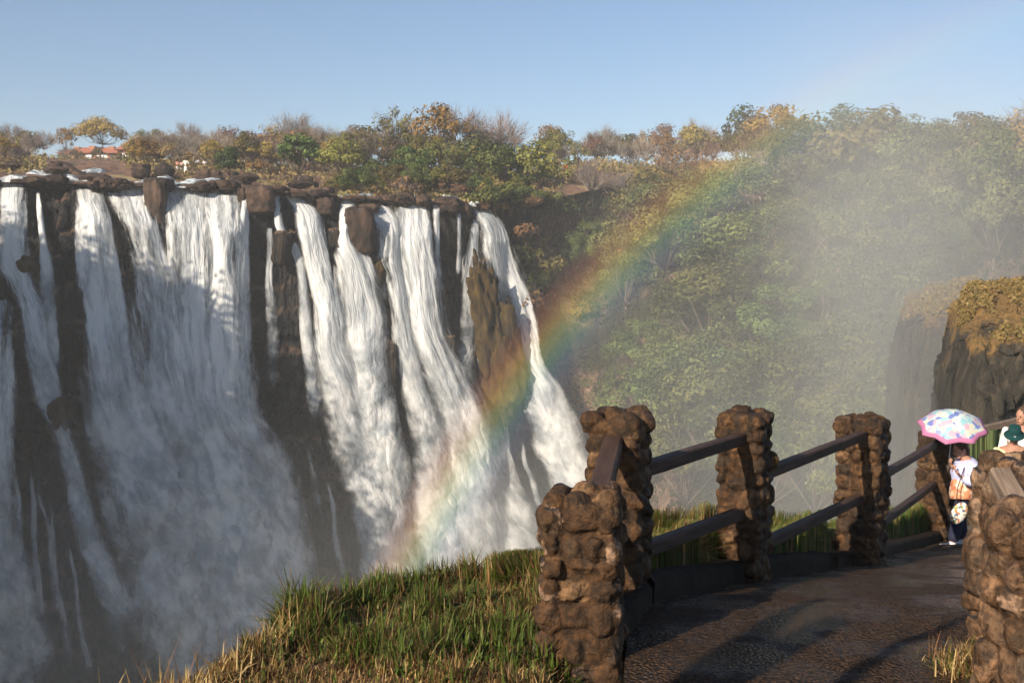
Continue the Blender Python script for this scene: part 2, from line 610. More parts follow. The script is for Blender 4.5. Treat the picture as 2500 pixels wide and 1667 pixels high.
def slope_point(px, py):
    V = P(px, py, slopeY(px, py))
    d = 14.0 * fbm(V * np.array([.05, .03, .03]), 3, 51) + 2.4 * fbm(V * .16, 4, 61)
    d = d * np.clip((px - 535) / 50, .15, 1) * np.clip((py - rim_py(px)) / 25, .05, 1)
    V = V.copy(); V[..., 1] -= d
    V[..., 2] += .4 * d
    return V


spx, spt = np.meshgrid(np.linspace(520, 1200, 230), np.linspace(0, 1, 210))
spy = rim_py(spx) - 1.5 + spt ** 1.3 * (740 - rim_py(spx))
V = slope_point(spx, spy)
o = link('gorge_slope', mesh('gorge_slope', V, gridfaces(*spx.shape), M_SLOPE))
tag(o, 'steep overgrown gorge side of rock and red earth', kind='structure')


# two bare bluffs on the right, rust coloured grass on top
def bluff(name, cols, mat, label, seed, amp):
    ks = sorted(cols)
    px = np.linspace(ks[0], ks[-1], 260); t = np.linspace(0, 1, 220)
    G = np.zeros((len(t), len(px), 3))
    rows = np.array([[P(k, py, Y) for (py, Y) in cols[k]] for k in ks])       # k, r, 3
    rr = np.linspace(0, 1, rows.shape[1])
    for j, x in enumerate(px):
        i = min(np.searchsorted(ks, x), len(ks) - 1); i = max(i, 1)
        w = (x - ks[i - 1]) / (ks[i] - ks[i - 1])
        r = rows[i - 1] * (1 - w) + rows[i] * w
        for c in range(3): G[:, j, c] = np.interp(t, rr, r[:, c])
    col = fbm(np.stack([G[..., 0] * .55, G[..., 1] * .55, G[..., 2] * .05], -1), 4, seed)
    G[..., 1] -= .55 * cell(np.stack([G[..., 0] / 1.1 + col, G[..., 1] * 0, G[..., 2] / 5 + col], -1), seed + 7) + .35 * cell(np.stack([G[..., 0] / .5, G[..., 1] * 0, G[..., 2] / 1.7 + col * 2], -1), seed + 8)
    G[..., 1] -= amp * col + .8 * fbm(G * .6, 3, seed + 4)
    G[..., 0] += .3 * fbm(G * .5, 3, seed + 9)
    G[..., 2] += .25 * fbm(np.stack([G[..., 0] * .8, G[..., 1] * .3, G[..., 2] * 0], -1), 3, seed + 2)
    o = link(name, mesh(name, G, gridfaces(len(t), len(px)), mat))
    tag(o, label, kind='structure')
    return G


zA = float(P(990, 340, 60)[2]); zB = float(P(920, 318, 88)[2])
BL1 = bluff('cliff', {936: [(372, 82), (380, 79), (396, 76), (430, 74), (520, 72), (700, 70)],
                944: [(345, 68), (352, 66), (375, 63.5), (410, 62.5), (520, 61), (700, 60)],
                956: [(300, 67), (312, 65), (345, 61.5), (390, 60.5), (520, 59), (700, 58)],
                970: [(284, 68), (298, 64.5), (340, 60.5), (390, 59), (520, 58), (700, 57)],
                1010: [(280, 68), (298, 63.5), (345, 59.5), (395, 58), (520, 57), (700, 56)],
                1060: [(278, 67), (300, 62), (365, 58), (415, 56.5), (520, 55.5), (700, 55)],
                1140: [(270, 64), (300, 59), (385, 55), (430, 53.5), (520, 52), (700, 50)]},
      grasscliff_mat('rust_grass_bluff', zA, 9), 'dark columnar bluff hung with rust coloured grass', 131, 1.0)
BL2 = bluff('cliff', {880: [(404, 112), (416, 110), (430, 108), (455, 106), (520, 104), (700, 100)],
                    890: [(360, 96), (368, 94), (385, 92), (420, 91), (520, 90), (700, 88)],
                    903: [(298, 97), (306, 93), (330, 90), (400, 89), (520, 88), (700, 86)],
                    930: [(285, 98), (300, 92), (330, 88), (400, 87), (520, 86), (700, 84)],
                    975: [(276, 96), (292, 90), (330, 86), (400, 85), (520, 84), (700, 82)]},
      grasscliff_mat('rust_grass_far_bluff', zB, 6), 'paler misty bluff with rust coloured grass along its top', 171, 1.8)

# gorge floor
V = np.array([[-300, -40, -74], [400, -40, -74], [400, 260, -74], [-300, 260, -74.]])
o = link('gorge_river', mesh('gorge_river', V, np.array([[0, 1, 2, 3]]), M_RIVER)); tag(o, 'river at the bottom of the gorge', kind='structure')

# unseen ridge added left of the frame, crest shaped to shade the left falls
rx = np.linspace(0, 1, 120); ry = np.linspace(0, 1, 40)
RXg, RYg = np.meshgrid(rx, ry)
crest = np.array([(-40, 77, -27), (-48, 79.5, -6), (-52, 81, -2), (-54, 82.5, 4), (-57, 84, 11), (-60, 84.5, 15), (-66, 82, 18), (-73, 80, 20.5), (-82, 77, 24), (-100, 70, 28), (-125, 62, 30)], float)
cu = np.linspace(0, 1, len(crest))
HC = np.stack([np.interp(RXg, cu, crest[:, i]) for i in range(3)], -1)
side = RYg * 2 - 1
hgt = np.cos(side * 1.35)
base = -72.0
V = HC.copy()
V[..., 0] += side * -2.2; V[..., 1] += side * 7
V[..., 2] = np.where(side < 0, base + (HC[..., 2] - base) * np.clip(1 + side, 0, 1) ** .35, 4 + (HC[..., 2] - 4) * hgt)
V[..., 2] += 3 * fbm(np.stack([V[..., 0] * .2, V[..., 1] * .2, V[..., 2] * .02], -1), 4, 3) * np.clip(hgt, 0, 1)
WEST = link('shade_ridge', mesh('shade_ridge', V, gridfaces(len(ry), len(rx)), M_SLOPE)); tag(WEST, 'unseen ridge added to shade the foot of the left falls', kind='structure')

def waterfall(edges, label, mat=M_FALL, off=1.0, bulge=.8, layers=2, group='streams of the waterfall', puff=.5, seed=0):
    """edges: (py, left px, right px) down the fall"""
    E = np.array(edges, float)
    ln = np.concatenate([[0], np.cumsum(np.diff(E[:, 0]))]); L = ln[-1]
    nr = int(max(20, L / 2.2)); w = np.mean(E[:, 2] - E[:, 1]); nc = int(np.clip(w / 1.5, 6, 46))
    t = np.linspace(0, 1, nr)
    py = np.interp(t, ln / L, E[:, 0]); l = np.interp(t, ln / L, E[:, 1]); r = np.interp(t, ln / L, E[:, 2])
    k = np.ones(9) / 9
    if nr > 30:
        for a in (l, r):
            pad = np.pad(a, 4, mode='edge'); a[:] = np.convolve(pad, k, 'valid')
    VV, FF, UF, UU, n0 = [], [], [], [], 0
    for q in range(layers):
        u = np.linspace(0, 1, nc)
        U, T = np.meshgrid(u, t)
        grow = 1.0 + .12 * q
        mid, half = (l + r) / 2, (r - l) / 2 * grow * 1.15
        PX = mid[:, None] + half[:, None] * (U * 2 - 1)
        PY = np.repeat(py[:, None], nc, 1)
        Y = cliffY(np.minimum(PX, 508), PY)
        fall = np.clip(T * 12, 0, 1)
        Y = Y - (off + .75 * q) * fall + .4 * (1 - fall) - bulge * fall * (1 - (2 * U - 1) ** 2)
        V = P(PX, PY, Y)
        sd = seed * 7.3 + q * 31.7
        nz = fbm(np.stack([V[..., 0] * .55 + sd, V[..., 1] * 0, V[..., 2] * .06], -1), 3, 5 + q)
        pf = fbm(np.stack([V[..., 0] * .25 + sd, V[..., 1] * 0, V[..., 2] * .18], -1), 4, 15 + q)
        V[..., 1] -= fall * (.8 * nz * np.clip(1.3 - T * 1.8, .1, 1) + puff * 3.0 * pf * np.clip(T * 1.6 - .3, 0, 1))
        V[..., 2] += .12 * (1 - fall)
        s = np.cumsum(np.concatenate([np.zeros((nr, 1)), np.linalg.norm(np.diff(V, axis=1), axis=-1)], 1), 1)
        s = s - s[:, nc // 2:nc // 2 + 1] + sd
        tt = np.concatenate([[0], np.cumsum(np.linalg.norm(np.diff(V[:, nc // 2], axis=0), axis=-1))])[:, None] + s * 0
        VV.append(V.reshape(-1, 3)); FF.append(gridfaces(nr, nc) + n0); n0 += nr * nc
        UF.append(np.stack([s, tt], -1).reshape(-1, 2)); UU.append(np.stack([U, T], -1).reshape(-1, 2))
    me = mesh('waterfall', np.concatenate(VV), np.concatenate(FF), mat, uvs={'flow': np.concatenate(UF), 'unit': np.concatenate(UU)})
    o = link('waterfall', me)
    return tag(o, label, 'waterfall', group)


WF = [
    ([(177, 4, 22), (190, 1, 25), (215, 2, 27), (240, -4, 26), (262, -3, 27), (280, 8, 30), (305, 18, 44), (340, 24, 50), (375, 30, 56), (410, 38, 64), (440, 54, 74), (480, 66, 84), (520, 74, 96), (560, 86, 112), (610, 104, 134), (680, 118, 150)],
     'lacy stream bending right down the dark rock at the far left edge', M_TRICKLE, 1.2),
    ([(300, -40, 8), (340, -40, 14), (400, -40, 16), (470, -40, 12), (540, -40, 16), (595, -40, 36), (650, -40, 46), (730, -40, 52)],
     'foaming stream bursting into white spray in the lower left corner', M_FALL, 2.6),
    ([(192, 36, 40), (215, 37, 44), (245, 40, 48), (262, 38, 53), (300, 40, 56), (340, 44, 58), (380, 48, 62)],
     'single narrow jet left of the tall black rock face', M_TRICKLE, 1.3),
    ([(181, 78, 98), (208, 80, 106), (229, 80, 113), (264, 82, 120), (300, 84, 131), (337, 85, 136), (388, 88, 154), (450, 98, 170), (539, 116, 196), (620, 126, 216), (700, 130, 226)],
     'broad white fall right beside the tall black rock face', M_FALL, 1.6),
    ([(184, 105, 147), (208, 115, 151), (229, 122, 157), (257, 128, 165), (280, 130, 175), (337, 138, 186), (388, 146, 194), (450, 156, 218), (539, 176, 258), (620, 192, 274), (700, 200, 284)],
     'broad white fall slanting right towards the dark rock wedge', M_FALL, 1.5),
    ([(187, 165, 206), (229, 166, 207), (257, 167, 209), (330, 166, 214), (400, 170, 228), (460, 186, 258), (540, 212, 292), (620, 236, 312), (700, 246, 322)],
     'straight white curtain just right of the dark rock wedge', M_FALL, 1.5),
    ([(188, 206, 237), (257, 206, 240), (330, 206, 247), (410, 208, 258), (455, 226, 288), (540, 254, 306), (620, 272, 324), (700, 280, 334)],
     'brightest sunlit curtain ending at the dark brown buttress', M_FALL, 1.5),
    ([(190, 243, 248), (215, 239, 248), (250, 236, 248), (310, 234, 250), (370, 238, 252)],
     'slim tapering stream against the left side of the brown buttress', M_TRICKLE, 1.4),
    ([(229, 266, 272), (285, 264, 274), (300, 264, 277), (340, 266, 282), (400, 268, 280)],
     'faint trickle down the middle of the brown buttress', M_TRICKLE, 1.2),
    ([(194, 271, 279), (212, 273, 282), (232, 276, 286), (243, 288, 300), (264, 296, 306), (290, 298, 310), (330, 300, 312), (370, 304, 318), (430, 310, 326)],
     'thin stream zigzagging past mossy ledges right of the buttress', M_TRICKLE, 1.2),
    ([(196, 282, 300), (207, 293, 318), (229, 297, 324), (257, 305, 328), (280, 311, 333), (306, 317, 344), (350, 318, 352), (388, 322, 378), (428, 330, 390), (463, 342, 404), (501, 356, 410), (552, 364, 416), (640, 372, 430)],
     'white fall spilling over square blocks and widening below', M_FALL, 1.4),
    ([(200, 342, 360), (212, 340, 352), (240, 340, 350), (249, 335, 366), (264, 338, 375), (285, 338, 384), (306, 340, 388), (340, 346, 388), (375, 358, 388), (430, 362, 398), (500, 376, 416)],
     'fall fanning out below a narrow notch beside the big square block', M_FALL, 1.6),
    ([(199, 358, 379), (215, 371, 398), (236, 377, 402), (261, 379, 402), (280, 387, 408), (306, 391, 410), (337, 392, 414), (388, 403, 430), (426, 411, 445), (463, 416, 455), (520, 420, 470), (600, 424, 482)],
     'curving fall off the right shoulder of the big square block', M_FALL, 1.5),
    ([(200, 395, 425), (229, 395, 434), (257, 398, 436), (285, 402, 441), (325, 406, 446), (370, 422, 466), (400, 434, 482), (438, 442, 498), (489, 452, 514), (529, 458, 540), (580, 464, 556), (650, 468, 560)],
     'strong fall with a greenish tongue ending in brilliant white spray', M_FALL, 1.7),
    ([(204, 432, 440), (225, 433, 440), (262, 434, 441), (300, 436, 446)],
     'thin trickle right of the strong greenish fall', M_TRICKLE, 1.2),
    ([(208, 456, 461), (245, 457, 462), (280, 455, 461)],
     'wispy dribble over the brown rock near the corner of the falls', M_TRICKLE, 1.2),
    ([(218, 473, 478), (243, 464, 480), (271, 460, 480), (292, 462, 477), (325, 460, 478), (362, 458, 474), (395, 466, 482)],
     'split stream left of the ochre moss pillar', M_TRICKLE, 1.5),
    ([(300, 476, 481), (335, 476, 483), (370, 478, 486)],
     'short thread of water on the face of the ochre moss pillar', M_TRICKLE, 1.6),
    ([(205, 470, 484), (215, 474, 496), (229, 482, 507), (257, 482, 515), (278, 484, 522), (306, 495, 532), (332, 504, 538), (357, 512, 540), (383, 522, 560), (413, 530, 574), (451, 540, 586), (479, 552, 598), (560, 570, 630), (640, 586, 660)],
     'last tall fall before the wooded gorge side', M_FALL, 1.8),
]
for i, (e, lab, m, off) in enumerate(WF):
    thin = m is M_TRICKLE
    waterfall(e, lab, m, off, .3 if thin else .9, 1 if thin and i not in (0,) else 2, seed=i, puff=.2 if thin else .6)
for k, (a, b, c, d) in enumerate([(24, 430, 44, 640), (34, 420, 60, 640), (12, 450, 26, 600), (46, 470, 74, 690), (64, 520, 92, 690), (324, 470, 346, 590), (250, 400, 262, 470), (500, 400, 512, 500), (516, 420, 548, 540), (306, 430, 320, 520)]):
    py = np.linspace(b, d, 7); mid = a + (c - a) * ((py - b) / (d - b)) + RNG.normal(0, 2.2, 7)
    waterfall([(y, m - 2.2 - 1.5 * q, m + 2.4 + 2.5 * q) for y, m, q in zip(py, mid, np.linspace(0, 1, 7))], 'thread of white water trickling over the dark lower cliff', M_VEIL, 1.3, .2, 1, 'threads of water on the lower cliff', .1, 40 + k)

# rapids above the lip
RAP = [(20, 2.0, 22, 5), (52, 14, 40, 5), (70, 7, 26, 4), (118, 6, 26, 5), (148, 8, 22, 4), (96, 18, 18, 4), (190, 3, 40, 4), (210, 10, 44, 5), (228, 3, 20, 3), (275, 9, 14, 4), (316, 6, 12, 3), (368, 4, 16, 3), (345, 7, 12, 3), (410, 3, 24, 3), (450, 5, 20, 3), (165, 14, 16, 4), (476, 1.2, 10, 2)]
for i, (px, d, wpx, dep) in enumerate(RAP):
    Y0 = lipY(px) + d; w = wpx / F * Y0
    u, v = np.meshgrid(np.linspace(-1, 1, 26), np.linspace(-1, 1, 12))
    X = (px - 512) / F * Y0 + u * w / 2 + v * .6; Yy = Y0 + v * dep / 2
    m = np.clip(1 - u ** 2 - v ** 2 * .8, 0, 1)
    Z = ground_z(X, Yy) - .2 + .75 * np.sqrt(m) + .3 * fbm(np.stack([X * 1.4, Yy * 1.4, X * 0], -1), 3, i)
    o = link('rapids', mesh('rapids', np.stack([X, Yy, Z], -1), gridfaces(*u.shape)[:, ::-1], M_RAPID))
    tag(o, 'white water rushing between brown rocks above the falls', kind='structure')

# ------------------------------------------------------------------ boulders
def boulder_mesh(name, seed, blocky=0.0, res=34):
    n = res
    V, Fs = [], []
    u = np.linspace(0, 2 * np.pi, n * 2, endpoint=False); v = np.linspace(0.02, np.pi - .02, n)
    U, W = np.meshgrid(u, v)
    D = np.stack([np.sin(W) * np.cos(U), np.sin(W) * np.sin(U), np.cos(W)], -1)
    if blocky:
        D = D / (np.abs(D) ** (2 + 5 * blocky)).sum(-1, keepdims=True) ** (1 / (2 + 5 * blocky))
    V = D * (1 + (.45 - .3 * blocky) * fbm(D * 1.3 + seed * 9.1, 3, seed)[..., None])
    V = V + .05 * cell(V * np.array([2.1, 2.1, 1.6]) + seed, seed)[..., None] * D + .05 * fbm(V * 4 + seed, 3, seed)[..., None] * D
    nc = len(u)
    r, c = np.meshgrid(np.arange(n - 1), np.arange(nc), indexing='ij')
    a = (r * nc + c).ravel(); b = (r * nc + (c + 1) % nc).ravel()
    Fq = np.stack([a, a + nc, b + nc, b], 1)
    return mesh(name, V, Fq, M_BOULDER)


BM = [boulder_mesh('boulder', s, bl) for s, bl in ((1, 0), (2, .3), (3, .8), (4, .5), (5, 0.1))]


def boulder(px, d, wm, hm, k, label, grp, sink=.35, dep=None):
    Y = lipY(px) + d
    X = (px - 512) / F * Y
    z = float(ground_z(np.array(X), np.array(Y)))
    o = link('boulder', BM[k])
    o.location = (X, Y, z + hm * (1 - sink) - hm * .5)
    o.scale = (wm / 2, (dep or wm) / 2, hm / 2)
    o.rotation_euler = (random.uniform(-.12, .12), random.uniform(-.12, .12), random.uniform(-.3, .3) if k in (2, 3) else random.uniform(0, 6))
    return tag(o, label, 'rock', grp)


NB = [(95, 178, 30, 11, 5, 0, 'low brown rock splitting the water above the broad white fall'),
      (57, 186, 34, 7, 1, 0, 'flat brown ledge capping the tall black rock face'),
      (156, 203, 19, 44, -1.2, 2, 'tall brown rock wedge between two white curtains'),
      (261, 200, 26, 27, -1.0, 2, 'squared brown block topping the buttress'),
      (242, 196, 8, 16, -.6, 3, 'narrow brown block beside the brightest curtain'),
      (141, 171, 17, 13, 16, 1, 'black boulder in the shallows under the yellow green bush'),
      (165, 170, 19, 15, 16, 0, 'black boulder with a pale hollow right of the yellow green bush'),
      (56, 170, 22, 9, 14, 0, 'low dark boulder in front of the sandy clearing'),
      (14, 166, 24, 8, 18, 0, 'long black boulder by the trees at the far left'),
      (249, 177, 19, 9, 9, 0, 'rounded grey brown boulder right of the dark evergreen bush'),
      (309, 200, 19, 12, .6, 2, 'square brown block above the stepped fall'),
      (326, 206, 16, 17, -.6, 2, 'pale fronted square block on the lip'),
      (326, 192, 14, 11, 4, 3, 'grey rounded block standing behind the pale square block'),
      (359, 231, 28, 46, -3.2, 2, 'big square block parting the water in two'),
      (369, 209, 20, 11, -.6, 3, 'brown block on the lip right of the big square block'),
      (450, 206, 22, 15, -.5, 1, 'reddish brown boulder on the lip right of the greenish fall'),
      (464, 212, 14, 14, -.5, 3, 'brown boulder under the bare white sapling'),
      (487, 318, 26, 96, -6.5, 3, 'ochre moss pillar standing in front of the corner falls'),
      (503, 366, 34, 96, -9, 4, 'lower ochre shoulder of rock beside the corner falls'),
      (300, 184, 22, 8, 7, 0, 'boulder at the foot of the bright green tree')]
t = NT('moss_rock'); b = t.noise(t.coord((1, 1, 1)), 2.2, 6, .6)
M_MOSSROCK = t.done(t.pbr(t.ramp(b, [(.33, (.010, .009, .006)), (.5, (.045, .028, .009)), (.7, (.10, .065, .016))]), .9, t.bump(b, .9, .3)))
for (px, py, wp, hp, d, k, lab) in NB:
    Y = float(lipY(px)) + d
    o = link('boulder', BM[k])
    o.location = P(px, py, Y); o.scale = (wp / F * Y / 2, min(wp, 26) / F * Y / 2, hp / F * Y / 2)
    o.rotation_euler = (0, random.uniform(-.05, .05), random.uniform(-.3, .3))
    tag(o, lab, 'rock', 'boulders along the lip of the falls')
    if 'ochre' in lab:
        o.data = o.data.copy(); o.data.materials[0] = M_MOSSROCK; o.rotation_euler = (0, -.12, .3)
        q = np.empty(len(o.data.vertices) * 3, np.float32); o.data.vertices.foreach_get('co', q); q = q.reshape(-1, 3).astype(float)
        q *= (1 + .55 * fbm(q * np.array([1.6, 1.6, 3.2]) + px, 5, 3) + .12 * cell(q * np.array([2.5, 2.5, 5]) + px, 4))[:, None]
        o.data.vertices.foreach_set('co', q.astype(np.float32).ravel()); o.data.update()
CR = [(338, 238, 13, 20, 2), (380, 272, 18, 26, 0), (449, 348, 17, 28, 3), (389, 366, 13, 50, 1), (30, 266, 22, 26, 0), (285, 248, 15, 34, 2), (132, 626, 22, 34, 2), (146, 655, 20, 18, 0), (372, 420, 16, 40, 3), (16, 340, 24, 36, 0), (60, 420, 18, 44, 1)]
for i, (px, py, wp, hp, k) in enumerate(CR):
    Y = float(cliffY(px, py)) - 1.1
    o = link('ledge_rock', BM[k]); o.location = P(px, py, Y); o.scale = (wp / F * Y / 2, 1.6, hp / F * Y / 2)
    o.rotation_euler = (0, random.uniform(-.15, .15), random.uniform(-.4, .4))
    o.data = o.data.copy(); o.data.materials[0] = M_MOSSROCK if i % 3 == 1 else M_BASALT
    tag(o, 'dark wet rock ledge jutting out between the streams of the falls', 'rock', 'ledges jutting out of the falls')
for i in range(40):
    px = RNG.uniform(0, 500); sz = RNG.uniform(.7, 1.9)
    Y = float(lipY(px)) + RNG.uniform(-.8, 1.2)
    o = link('boulder', BM[int(RNG.integers(0, 5))]); o.location = ((px - 512) / F * Y, Y, float(lipZ(px)) + sz * .12)
    o.scale = (sz * RNG.uniform(.6, 1.5), sz * .7, sz * RNG.uniform(.3, .55)); o.rotation_euler = (0, 0, RNG.uniform(0, 6))
    tag(o, 'small brown rock right on the edge of the drop', 'rock', 'small rocks on the edge of the drop')
for i in range(40):
    px = RNG.uniform(-20, 500); d = RNG.uniform(.5, 30)
    s = RNG.uniform(.5, 1.5)
    boulder(px, d, s * 1.6, s, int(RNG.integers(0, 5)), 'small brown rock among many on the river bed', 'small rocks on the river bed')

# ------------------------------------------------------------------ trees
def leaf_quads(C, size, tilt=.9, seed=0, aspect=1.6, out=None):
    rng = np.random.default_rng(seed)
    n = len(C)
    a = rng.normal(size=(n, 3)); a[:, 2] *= tilt
    if out is not None:
        m = out + rng.normal(0, .38, (n, 3)); m /= np.linalg.norm(m, axis=1)[:, None]
        a -= m * (a * m).sum(1)[:, None]
    a /= np.linalg.norm(a, axis=1)[:, None]
    b = rng.normal(size=(n, 3)) if out is None else np.cross(m, a); b -= a * (a * b).sum(1)[:, None]; b /= np.linalg.norm(b, axis=1)[:, None]
    s = (size * rng.uniform(.6, 1.35, n))[:, None]
    V = np.stack([C - a * s * .5 * aspect, C + b * s * .42, C + a * s * .5 * aspect, C - b * s * .42], 1)
    F4 = np.arange(n * 4).reshape(n, 4)
    return V.reshape(-1, 3), F4


def pal(n, cols, seed, clump=None):
    rng = np.random.default_rng(seed)
    cols = np.array(cols, float)
    w = rng.uniform(0, 1, n) if clump is None else np.clip(clump + rng.normal(0, .18, n), 0, 1)
    x = w * (len(cols) - 1); i = np.clip(x.astype(int), 0, len(cols) - 2); f = (x - i)[:, None]
    return (cols[i] * (1 - f) + cols[i + 1] * f) * rng.uniform(.75, 1.25, n)[:, None]


GREEN = [(.034, .05, .013), (.075, .10, .024), (.14, .16, .04)]
DKGREEN = [(.018, .032, .010), (.035, .058, .015), (.075, .10, .022)]
BRIGHT = [(.04, .07, .018), (.085, .135, .032), (.15, .20, .05)]
OLIVE = [(.07, .07, .018), (.13, .115, .028), (.20, .165, .04)]
YELLOW = [(.09, .085, .02), (.16, .145, .03), (.25, .21, .05)]
ORANGE = [(.14, .078, .032), (.235, .135, .055), (.33, .20, .09)]
GOLD = [(.15, .10, .022), (.26, .165, .04), (.36, .235, .07)]
GREY = [(.13, .105, .09), (.22, .18, .155), (.32, .265, .23)]
PINK = [(.20, .155, .12), (.31, .245, .19), (.41, .33, .26)]


def tree_proto(kind, seed, H=9.0, spread=.42, crown_lo=.3, cols=GREEN, nleaf=1500, leaf=.34, clumps=26, flat=.75, bare=0, bark=None, trunk_r=.18, lean=.05):
    """returns (trunk mesh, crown mesh) of a plant H metres tall"""
    rng = np.random.default_rng(seed); random.seed(seed)
    R = H * spread
    mb = MB()
    fork = H * crown_lo
    base_pts = [np.array([0, 0, -.6]), np.array([rng.normal(0, lean) * fork, rng.normal(0, lean) * fork, fork * .6]), np.array([rng.normal(0, lean * 2) * fork, rng.normal(0, lean * 2) * fork, fork])]
    mb.tube(base_pts, [trunk_r, trunk_r * .8, trunk_r * .65], 6)
    cl = []
    # clump centres in a rough ellipsoid, pushed outward
    for k in range(clumps):
        while True:
            d = rng.normal(size=3); d /= np.linalg.norm(d)
            if d[2] > -.55: break
        r = rng.uniform(.35, 1.0) ** .55
        zc = (fork + H) / 2 + (H - fork) * .06
        c = np.array([d[0] * R * r, d[1] * R * r, zc + d[2] * (H - fork) * .46 * r])
        c[:2] *= 1 + .25 * rng.normal()
        cl.append(c)
    cl = np.array(cl)
    top = base_pts[-1]
    for k, c in enumerate(cl):
        if k % (1 if bare else 2) == 0:
            m = top + (c - top) * .5 + np.array([0, 0, -.06 * H]) + rng.normal(0, .03 * H, 3)
            mb.tube([top + rng.normal(0, .05, 3), m, c], [trunk_r * .45, trunk_r * .3, trunk_r * .1], 5)
    if bare:
        # twiggy crown: fine sprays of dead wood fanning out of every limb end
        V, cc = [], []
        per = int(nleaf * bare / len(cl))
        cen = np.array([0, 0, fork + .2 * (H - fork)])
        for k, c in enumerate(cl):
            out = (c - cen); out /= np.linalg.norm(out)
            for q in range(per):
                p0 = c + (cen - c) * rng.uniform(0, .5) + rng.normal(0, .08 * R, 3)
                d = out + rng.normal(0, .55, 3) + np.array([0, 0, .3]); d /= np.linalg.norm(d)
                L = rng.uniform(.5, 1.2) * R * .42
                p1 = p0 + d * L
                w = np.cross(d, rng.normal(size=3)); w /= np.linalg.norm(w); w *= rng.uniform(.016, .036)
                V += [p0 - w, p0 + w, p1 + w * .3, p1 - w * .3]
        tv = np.array(V); nt = len(tv) // 4
        tc = np.repeat(pal(nt, GREY if cols is not PINK else PINK, seed + 5), 4, 0)
    LV, LC, LN = [], [], []
    nl = int(nleaf * (1 - bare)) if bare else nleaf
    if nl:
        per = max(1, nl // len(cl))
        zs = cl[:, 2]
        for k, c in enumerate(cl):
            rr = R * (rng.uniform(.22, .38) if kind == 'c' else rng.uniform(.24, .42))
            d = rng.normal(size=(per, 3)); d /= np.linalg.norm(d, axis=1)[:, None]
            p = c + d * (rr * rng.uniform(.35, 1, (per, 1)) ** .5) * np.array([1, 1, flat])
            LV.append(p); LN.append(d * .8 + (c - np.array([0, 0, (fork + H) / 2])) / R * .55 + np.array([0, 0, .25]))
            LC.append(pal(per, cols, seed + k, np.full(per, rng.uniform(.1, .9))))
        C = np.concatenate(LV); lc = np.concatenate(LC)
        lv, lf = leaf_quads(C, leaf, seed=seed, out=np.concatenate(LN))
        lc = np.repeat(lc, 4, 0)
    if bare and nl:
        Vc = np.concatenate([lv, tv]); Fc = np.arange(len(Vc)).reshape(-1, 4); Cc = np.concatenate([lc, tc])
    elif bare:
        Vc, Fc, Cc = tv, np.arange(len(tv)).reshape(-1, 4), tc
    else:
        Vc, Fc, Cc = lv, lf, lc
    tm = mb.mesh('trunk', bark or M_BARK)
    cm = mesh('crown', Vc, Fc, M_TWIG if bare > .6 else M_LEAF, smooth=False, cols={'tint': Cc})
    return tm, cm, H


PR = {
    'green': [tree_proto('g', s, 9, .44, .22, GREEN, 2200, .36, 30) for s in (101, 102, 103)],
    'dark': [tree_proto('d', s, 7, .52, .08, DKGREEN, 2600, .34, 34) for s in (111, 112)],
    'bright': [tree_proto('b', s, 9, .36, .25, BRIGHT, 2000, .36, 26) for s in (121, 122)],
    'olive': [tree_proto('o', s, 9, .46, .22, OLIVE, 1900, .36, 28) for s in (131, 132, 133)],
    'yellow': [tree_proto('y', s, 7, .52, .12, YELLOW, 2200, .32, 28) for s in (141, 142)],
    'orange': [tree_proto('r', s, 9, .46, .3, ORANGE, 1400, .34, 26, bare=.3) for s in (151, 152, 153)],
    'gold': [tree_proto('gd', s, 10, .42, .3, GOLD, 1800, .36, 28) for s in (161, 162)],
    'bare': [tree_proto('ba', s, 10, .44, .32, GREY, 1500, .3, 26, bare=1.0, bark=M_BARKPALE) for s in (171, 172, 173)],
    'pink': [tree_proto('pk', s, 10, .46, .3, PINK, 1500, .3, 26, bare=1.0, bark=M_BARKPALE) for s in (181, 182)],
    'half': [tree_proto('h', s, 11, .38, .35, OLIVE, 1300, .36, 22, bare=.55) for s in (191, 192)],
    'flat': [tree_proto('f', 201, 10, .56, .40, GOLD, 4800, .32, 52, flat=.6)],
    'shrub': [tree_proto('s', s, 3.2, .75, .05, c, 900, .28, 14, bare=b) for s, c, b in ((211, OLIVE, .0), (212, ORANGE, .5), (213, GREEN, 0), (214, GOLD, .3))],
}
PR['canopy'] = [tree_proto('c', s_, 11, .40, .12, c_, 7000, .21, 30) for s_, c_ in ((301, [(.028, .044, .014), (.080, .108, .028), (.175, .20, .06)]), (302, [(.032, .048, .015), (.10, .12, .032), (.21, .215, .065)]), (303, [(.034, .046, .016), (.10, .108, .032), (.22, .20, .065)]))]
NAMES = {'canopy': 'leafy_tree', 'green': 'leafy_tree', 'dark': 'evergreen_tree', 'bright': 'leafy_tree', 'olive': 'olive_tree', 'yellow': 'yellowing_tree', 'orange': 'autumn_tree', 'gold': 'autumn_tree',
         'bare': 'leafless_tree', 'pink': 'leafless_tree', 'half': 'sparse_tree', 'flat': 'umbrella_tree', 'shrub': 'shrub'}


def plant(kind, pos, h, label, group, wide=1.0, k=None):
    pr = PR[kind]
    tm, cm, H = pr[int(RNG.integers(0, len(pr))) if k is None else k % len(pr)]
    s = h / H
    nm = NAMES[kind]
    if kind == 'olive': nm = 'broadleaf_tree'
    e = empty(nm, tuple(float(v) for v in pos), label, 'shrub' if kind == 'shrub' else 'tree', group, RNG.uniform(0, 6.28))
    e.scale = (s * wide, s * wide, s)
    t = link('trunk', tm, e); c = link('crown', cm, e)
    return e


def on_plateau(px, d):
    Y = float(lipY(px)) + d
    X = (px - 512) / F * Y
    return np.array([X, Y, float(ground_z(np.array(X), np.array(Y)))])


GP = 'trees standing out on the plateau'
